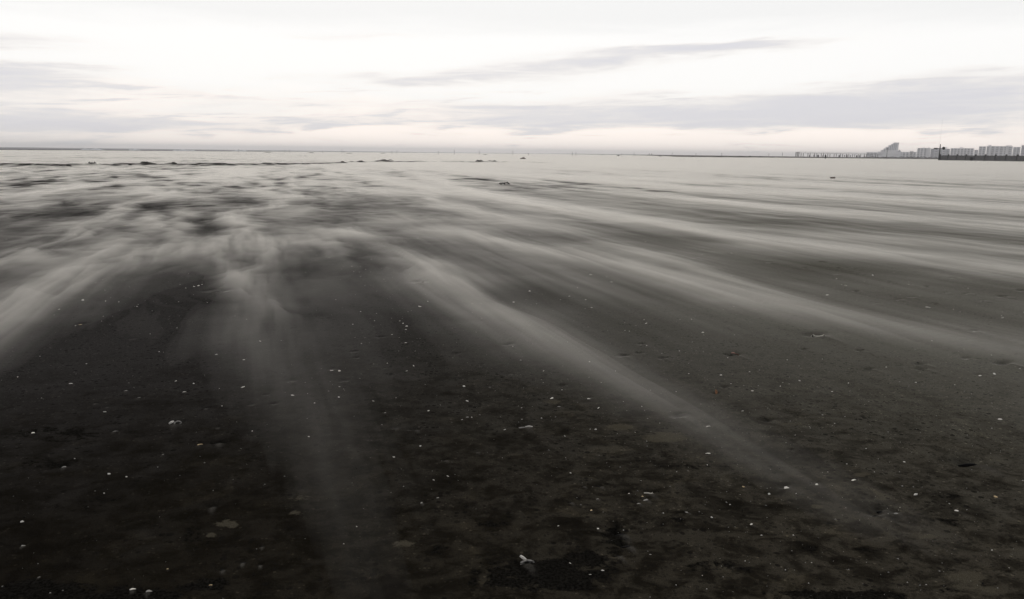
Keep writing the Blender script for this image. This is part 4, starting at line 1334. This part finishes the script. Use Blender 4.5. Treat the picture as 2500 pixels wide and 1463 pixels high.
for i, (px, dist, b_, coat, words) in enumerate(PEOPLE):
    x, y, z = along(px, dist * 0.88)
    t_ = thing('person', f'person in {"a long dark coat" if coat else ("rust coloured clothes" if b_ == 1 else ("blue grey clothes" if b_ == 3 else "dark clothes"))}, {words}', 'person', (x, y, z), rs.uniform(0, 6.28), 'people walking on the far beach')
    new_obj('body', BODIES[b_], None, t_)
    if coat:
        new_obj('coat', coat_me, None, t_)

# ------------------------------------------------------------------ pier
PD = 900.0
x0, y0, _ = along(1942, PD)
x1, y1, _ = along(2150, PD + 160)
plen = math.hypot(x1 - x0, y1 - y0)
pier = thing('pier', 'long pale timber pier on thin posts reaching out behind the people', 'pier', (x0, y0, 0.0), math.atan2(y1 - y0, x1 - x0))
bm = bmesh.new(); box(bm, 6.0, plen, -2.2, 2.2, 5.1, 5.4); fin(bm, 'deck', M['pier'], False, pier)
bm = bmesh.new()
box(bm, 6.0, plen, -2.2, -2.05, 6.3, 6.45)
for q in np.arange(6.5, plen, 9.0):
    box(bm, q, q + 0.14, -2.19, -2.06, 5.45, 6.3)
fin(bm, 'railing', M['pier'], False, pier)
pp = bmesh.new(); tube(pp, [(0, 0, -3.0), (0, 0, 2.5), (0, 0, 5.0)], [0.42, 0.40, 0.38], 8)
post_me = as_mesh(pp, 'post', M['pier'])
for q in np.arange(12.5, plen - 1, 13.5):
    new_obj('post', post_me, None, pier, (float(q), -1.5, 0))
    new_obj('post', post_me, None, pier, (float(q) + 0.6, 1.5, 0))
mb = bmesh.new()
tube(mb, [(0, 0, -3.0), (0, 0, 4.6), (0, 0, 5.4)], [0.48, 0.46, 0.45], 8)
for sx in (-1, 1):
    tube(mb, [(0.12 * sx, 0, 4.7), (0.45 * sx, 0, 5.7), (0.7 * sx, 0, 6.2)], [0.35, 0.32, 0.28], 6)
moor_me = as_mesh(mb, 'forked_post', M['pole'])
for q in (0.8, 3.6, 6.3):
    new_obj('forked_post', moor_me, None, pier, (q, 0.0, 0.0))

# ------------------------------------------------------------------ the town along the dunes, 1.5 km off
BD = 1500.0


def town(px0, px1, depth, name, label, cat='building', dist=BD):
    xa, ya, _ = along(px0, dist)
    xb, yb, _ = along(px1, dist)
    t_ = thing(name, label, cat, (xa, ya, 1.3), math.atan2(yb - ya, xb - xa))
    return t_, math.hypot(xb - xa, yb - ya)


def ph(ytop, dist=BD, px=2300):
    """photo row -> height above the foot of the building"""
    hor = 358.5 + 0.0122 * px
    return CAM_H + (hor - ytop) * dist / F - 1.3


def block(px0, px1, ytop, mat, name, label, bays, huts=(), depth=16.0, towers=()):
    t_, L = town(px0, px1, depth, name, label)
    H = ph(ytop, px=(px0 + px1) / 2)
    bm = bmesh.new(); box(bm, 0, L, 0, depth, -2, H); fin(bm, 'wall', M[mat], False, t_)
    bm = bmesh.new(); box(bm, -0.3, L + 0.3, -0.5, depth + 0.3, H - 0.6, H - 0.1); fin(bm, 'parapet', M['render_mid' if mat != 'render_mid' else 'render_dark'], False, t_)
    nfl = max(2, int(H / 3.0))
    for k_ in range(bays):
        xa, xb = L * (k_ + 0.18) / bays, L * (k_ + 0.74) / bays
        bm = bmesh.new(); box(bm, xa, xb, -0.12, 0.05, 0.8, H - 0.9); wnd = fin(bm, 'window_bay', M['recess'], False, t_)
        bm = bmesh.new()
        for fl in range(nfl):
            zz = 0.6 + fl * (H - 1.2) / nfl
            box(bm, xa - 0.3, xb + 0.3, -1.3, -0.13, zz, zz + 0.85)
        box(bm, xa - 0.45, xa - 0.29, -1.31, -0.125, 0.5, H - 0.3)
        fin(bm, 'balcony', M['render_light' if k_ % 2 else mat], False, wnd)
    for px_, pw, yt in huts:
        xx = (px_ - px0) / (px1 - px0) * L
        wd = pw * BD / F
        bm = bmesh.new(); box(bm, xx - wd / 2, xx + wd / 2, 3, 9, H + 0.7, ph(yt, px=px_)); fin(bm, 'rooftop_hut', M['render_mid'], False, t_)
    for fa, fb in towers:
        bm = bmesh.new(); box(bm, fa * L, fb * L, -1.8, -0.2, -1, H + 1.0); fin(bm, 'stair_tower', M['render_light'], False, t_)
    return t_


block(2238, 2270, 365.5, 'render_light', 'apartment_building', 'pale apartment block with light and dark vertical stripes, left of the signal mast', 4, [(2252, 5, 364.2)], towers=((0.42, 0.55), (0.80, 0.95)))
block(2271, 2318, 367.0, 'render_dark', 'apartment_building', 'slate grey low block with rooftop bumps directly behind the signal mast', 5, [(2284, 8, 365.2), (2307, 6, 364.2)])
block(2319.5, 2376, 366.5, 'render_mid', 'apartment_building', 'long grey block with one small roof hut right of the signal mast', 7, [(2345, 5, 364.0)])
block(2377.5, 2387, 370.2, 'render_mid', 'apartment_building', 'low narrow block filling the gap between two long blocks', 2)
block(2388, 2405, 363.0, 'render_light', 'apartment_building', 'plain pale end block, taller than the long grey block left of it', 2)
block(2406.5, 2470, 363.0, 'render_light', 'apartment_building', 'tallest wide block with two roof huts near the right edge', 6, [(2413, 7, 360.5), (2462, 7, 361.3)], towers=((0.10, 0.16), (0.74, 0.80)))
block(2471.5, 2489, 365.0, 'render_light', 'apartment_building', 'pale block between the wide one and the right edge', 2)
block(2491, 2560, 361.8, 'render_mid', 'apartment_building', 'grey apartment block cut off by the right edge of the photo', 6)
block(2194, 2237, 373.5, 'render_light', 'apartment_building', 'low pale row of buildings right of the wedge building', 5, depth=10)
block(2220.5, 2229, 372.0, 'brick', 'brick_building', 'small brown building standing before the low pale row', 1, depth=6)
block(2115, 2141, 373.5, 'render_light', 'apartment_building', 'low pale annexe left of the wedge building', 3)

# wedge shaped building: terraces stepping up to a sheer right side
t_, L = town(2124, 2191.5, 24, 'wedge_building', 'big pale wedge shaped building whose stepped left side climbs to a sheer right end')
prof = [(2124, 381.5), (2130, 379.5), (2138, 376), (2143, 373), (2150, 369.5), (2156, 366), (2161, 363), (2167, 359.5), (2173, 357), (2176, 356), (2179, 354)]
bm = bmesh.new()
step_bm = bmesh.new()
for i, (px, yt) in enumerate(prof):
    xa = (px - 2124) / 67.5 * L
    xb = ((prof[i + 1][0] - 2124) / 67.5 * L) if i + 1 < len(prof) else L
    H = ph(yt, px=px)
    box(bm, xa + 0.002, xb - 0.002, 0, 24, -2, H)
    box(step_bm, xa - 0.4, xb + 0.1, -1.2, -0.01, H - 1.4, H + 0.5)
fin(bm, 'wall', M['render_mid'], False, t_)
fin(step_bm, 'terrace', M['render_mid'], False, t_)
for k_ in range(7):
    xa = L * (0.50 + 0.065 * k_)
    ht = np.interp(2124 + xa / L * 67.5, [p[0] for p in prof], [p[1] for p in prof])
    bm = bmesh.new(); box(bm, xa, xa + L * 0.032, -0.5, -0.01, ph(372, px=2170), ph(ht, px=2170) - 2.2)
    fin(bm, 'window_bay', M['recess'], False, t_)
bm = bmesh.new(); box(bm, L * 0.52, L * 0.93, -3.2, -1.3, -1, ph(369.5, px=2175)); fin(bm, 'podium', M['render_light'], False, t_)
t_, L = town(2190.5, 2199, 8, 'gabled_house', 'small grey house with a pointed roof tucked right of the wedge building', dist=BD - 20)
H = ph(373.0, px=2195)
bm = bmesh.new(); box(bm, 0, L, 0, 8, -2, H); fin(bm, 'wall', M['render_mid'], False, t_)
bm = bmesh.new()
v = [bm.verts.new(p) for p in ((-0.3, -0.3, H), (L + 0.3, -0.3, H), (L / 2, -0.3, ph(368.6, px=2195)), (-0.3, 8.3, H), (L + 0.3, 8.3, H), (L / 2, 8.3, ph(368.6, px=2195)))]
for f in ((0, 1, 2), (3, 5, 4), (0, 2, 5, 3), (1, 4, 5, 2), (0, 3, 4, 1)):
    bm.faces.new([v[q] for q in f])
fin(bm, 'roof', M['render_dark'], False, t_)


# ------------------------------------------------------------------ dune scrub: leafy masses with stems
def shrub(px, dist, wpx, hpx, label, seed, group='dune shrubs before the town'):
    x, y, z = along(px, dist)
    wm_, hm_ = wpx * dist / F, hpx * dist / F
    rl = random.Random(seed)
    t_ = thing('shrub', label, 'shrub', (x, y, z), -math.atan2(x, y), group)
    bm = bmesh.new()
    nl = int(min(1400, 260 + 26 * wm_ * hm_))
    for q in range(nl):
        u = rl.uniform(-0.5, 0.5)
        env = (1 - (2 * abs(u)) ** 3) * (0.72 + 0.28 * math.sin(u * 19 + seed) * math.sin(u * 7 + seed * 2))
        zz = hm_ * env * rl.random() ** 0.6
        c_ = Vector((u * wm_, rl.uniform(-0.5, 0.5) * min(wm_, 4), zz))
        sz = rl.uniform(0.16, 0.38) * max(0.7, hm_ / 2.5)
        rot = Euler((rl.uniform(0, 3), rl.uniform(0, 3), rl.uniform(0, 3))).to_matrix()
        bm.faces.new([bm.verts.new(c_ + rot @ Vector(p) * sz) for p in ((-1, 0, 0), (0, -.45, .1), (1, 0, 0), (0, .45, .1))])
    fin(bm, 'foliage', M['scrub'], False, t_)
    bm = bmesh.new()
    for q in range(6):
        u = rl.uniform(-0.4, 0.4) * wm_
        tube(bm, [(u, 0, -0.3), (u + 0.1, 0.1, hm_ * 0.4), (u + rl.uniform(-.4, .4), 0, hm_ * (0.75 if px < 830 else 0.80))], [0.09, 0.06, 0.03], 5)
    fin(bm, 'stem', M['bark'], True, t_)


shrub(2128, 620, 44, 3.2, 'low dark scrub below the left foot of the wedge building', 1)
shrub(2172, 600, 40, 3.4, 'low dark scrub below the wedge building', 2)
shrub(2214, 600, 44, 3.8, 'low dark scrub in front of the small brown building', 3)
shrub(2262, 600, 54, 4.2, 'low dark scrub left of the signal mast', 4)
shrub(2440, 330, 60, 6.0, 'dark scrub showing over the fence below the tallest wide block', 5)
shrub(2466, 330, 16, 9.0, 'dark bushy shrub rising above the fence near the right edge', 6)
shrub(2486, 325, 30, 10.0, 'tall dark shrub above the fence at the right edge', 7)
shrub(2530, 325, 60, 10.5, 'dark shrub running out of the right edge of the photo', 8)

# ------------------------------------------------------------------ fence of dark paling on the dune foot, with its mast
FD0, FD1 = 285.0, 240.0
fx0, fy0, fz0 = along(2296, FD0)
fx1, fy1, fz1 = along(2575, FD1)
flen = math.hypot(fx1 - fx0, fy1 - fy0)
fence = thing('fence', 'long dark paling fence on the dune foot at the right edge', 'fence', (fx0, fy0, fz0), math.atan2(fy1 - fy0, fx1 - fx0))


def fz(u):
    x, y = fx0 + (fx1 - fx0) * u / flen, fy0 + (fy1 - fy0) * u / flen
    return float(macro_z(np.array([x]), np.array([y]))[0]) - fz0


FH = 1.75
nb_ = 11
pb = bmesh.new(); box(pb, -0.19, 0.19, -0.24, 0.11, -0.4, FH + 0.22)
bmesh.ops.bevel(pb, geom=pb.edges[:], offset=0.03)
fpost = as_mesh(pb, 'post', M['post'], False)
for k_ in range(nb_ + 1):
    u = flen * k_ / nb_
    new_obj('post', fpost, None, fence, (u, 0, fz(u)))
for k_ in range(nb_):
    ua, ub = flen * k_ / nb_ + 0.12, flen * (k_ + 1) / nb_ - 0.12
    bm = bmesh.new()
    q = ua
    rq = random.Random(k_)
    ua2, ub2 = ua - 0.10, ub + 0.10
    npal = int((ub2 - ua2) / 0.16)
    for q in np.linspace(ua2, ub2 - 0.125, npal):
        zb_ = fz(q)
        box(bm, q, q + 0.125, -0.19, -0.16, zb_ - 0.02, zb_ + FH - 0.12 + rq.uniform(-0.06, 0.05))
    fin(bm, 'paling_panel', M['slat'], False, fence)
    for hz, nm in ((FH - 0.25, 'top_rail'), (0.22, 'bottom_rail')):
        bm = bmesh.new()
        vs = []
        for u in (ua, ub):
            for dy_, dz_ in ((-0.155, -0.08), (-0.05, -0.08), (-0.05, 0.08), (-0.155, 0.08)):
                vs.append(bm.verts.new((u, dy_, fz(u) + hz + dz_)))
        for f in ((0, 1, 2, 3), (7, 6, 5, 4), (0, 4, 5, 1), (1, 5, 6, 2), (2, 6, 7, 3), (3, 7, 4, 0)):
            bm.faces.new([vs[i] for i in f])
        fin(bm, nm, M['post'], False, fence)

x, y, z = along(2373.5, 262)
t_ = thing('litter_bin', 'dark squat bin standing before the fence', 'bin', (x, y, z), 0.2)
bm = bmesh.new(); tube(bm, [(0, 0, 0), (0, 0, 0.5), (0, 0, 1.05)], [0.42, 0.47, 0.50], 14); fin(bm, 'drum', M['post'], False, t_)
bm = bmesh.new(); tube(bm, [(0, 0, 1.05), (0, 0, 1.12), (0, 0, 1.2)], [0.54, 0.54, 0.3], 14); fin(bm, 'lid', M['post'], False, t_)

x, y, z = along(2293, 282)
sc_ = 282 / F
t_ = thing('signal_mast', 'dark signal mast with a ball and a box on its arms, at the fence end', 'mast', (x, y, z), -math.atan2(x, y))
bm = bmesh.new(); tube(bm, [(0, 0, -0.5), (0, 0, 2.5), (0, 0, 5.1)], [0.17, 0.16, 0.12], 10); fin(bm, 'pole', M['post'], True, t_)
bm = bmesh.new(); tube(bm, [(-1.7, 0, 3.72), (0, 0, 3.82), (1.1, 0, 3.9)], [0.07, 0.08, 0.07], 8); fin(bm, 'arm', M['post'], True, t_)
bm = bmesh.new(); bmesh.ops.create_uvsphere(bm, u_segments=16, v_segments=10, radius=0.46); bmesh.ops.translate(bm, verts=bm.verts, vec=(1.0, 0, 3.85)); fin(bm, 'ball', M['post'], True, t_)
bm = bmesh.new(); box(bm, -1.75, -0.7, -0.2, 0.2, 3.55, 3.95); bmesh.ops.bevel(bm, geom=bm.edges[:], offset=0.05); fin(bm, 'box', M['slat'], False, t_)
bm = bmesh.new(); tube(bm, [(0.55, -0.1, -0.3), (0.42, -0.05, 1.2), (0.1, 0, 2.2)], [0.09, 0.08, 0.07], 7); fin(bm, 'brace', M['post'], True, t_)

x, y, z = along(2291, 560)
t_ = thing('flag_mast', 'very tall thin pale mast rising high behind the signal mast', 'mast', (x, y, z), 0)
bm = bmesh.new(); tube(bm, [(0, 0, -0.5), (0, 0, 12), (0, 0, 25.5)], [0.05, 0.045, 0.04], 10); fin(bm, 'pole', M['palepole'], True, t_)
bm = bmesh.new(); tube(bm, [(-0.5, 0, 21.0), (0, 0, 21.1), (0.5, 0, 21.0)], [0.03, 0.03, 0.03], 6); fin(bm, 'yard', M['palepole'], True, t_)

# ------------------------------------------------------------------ white breakers on the far sea, left
for i, (px, wpx, words) in enumerate([(228, 46, 'leftmost and brightest'), (330, 24, 'shortest, second from the left'), (450, 48, 'the longest one'), (585, 36, 'rightmost')]):
    dist = 720 + 40 * i
    d_ = px_ray(px, 380)
    n_ = math.hypot(d_[0], d_[1])
    Lw = wpx * dist / F
    bm = bmesh.new()
    rl = random.Random(60 + i)
    surf(bm, [[(u * Lw, v * 1.4 + 0.6 * math.sin(u * 9 + i), (0.95 + 0.35 * math.sin(u * 13 + i)) * (1 - v * v) * (1 - (2 * u) ** 4) + rl.uniform(-.08, .08)) for v in np.linspace(-1, 1, 6)] for u in np.linspace(-0.5, 0.5, 26)], 0.4)
    o = fin(bm, 'breaking_wave', M['foam'], True, None, (d_[0] / n_ * dist, d_[1] / n_ * dist, SEA_Z))
    o.rotation_euler = (0, 0, -math.atan2(d_[0], d_[1]))
    tag(o, f'white breaking wave on the dark strip of sea at left, {words}', 'wave', 'breakers on the far sea')
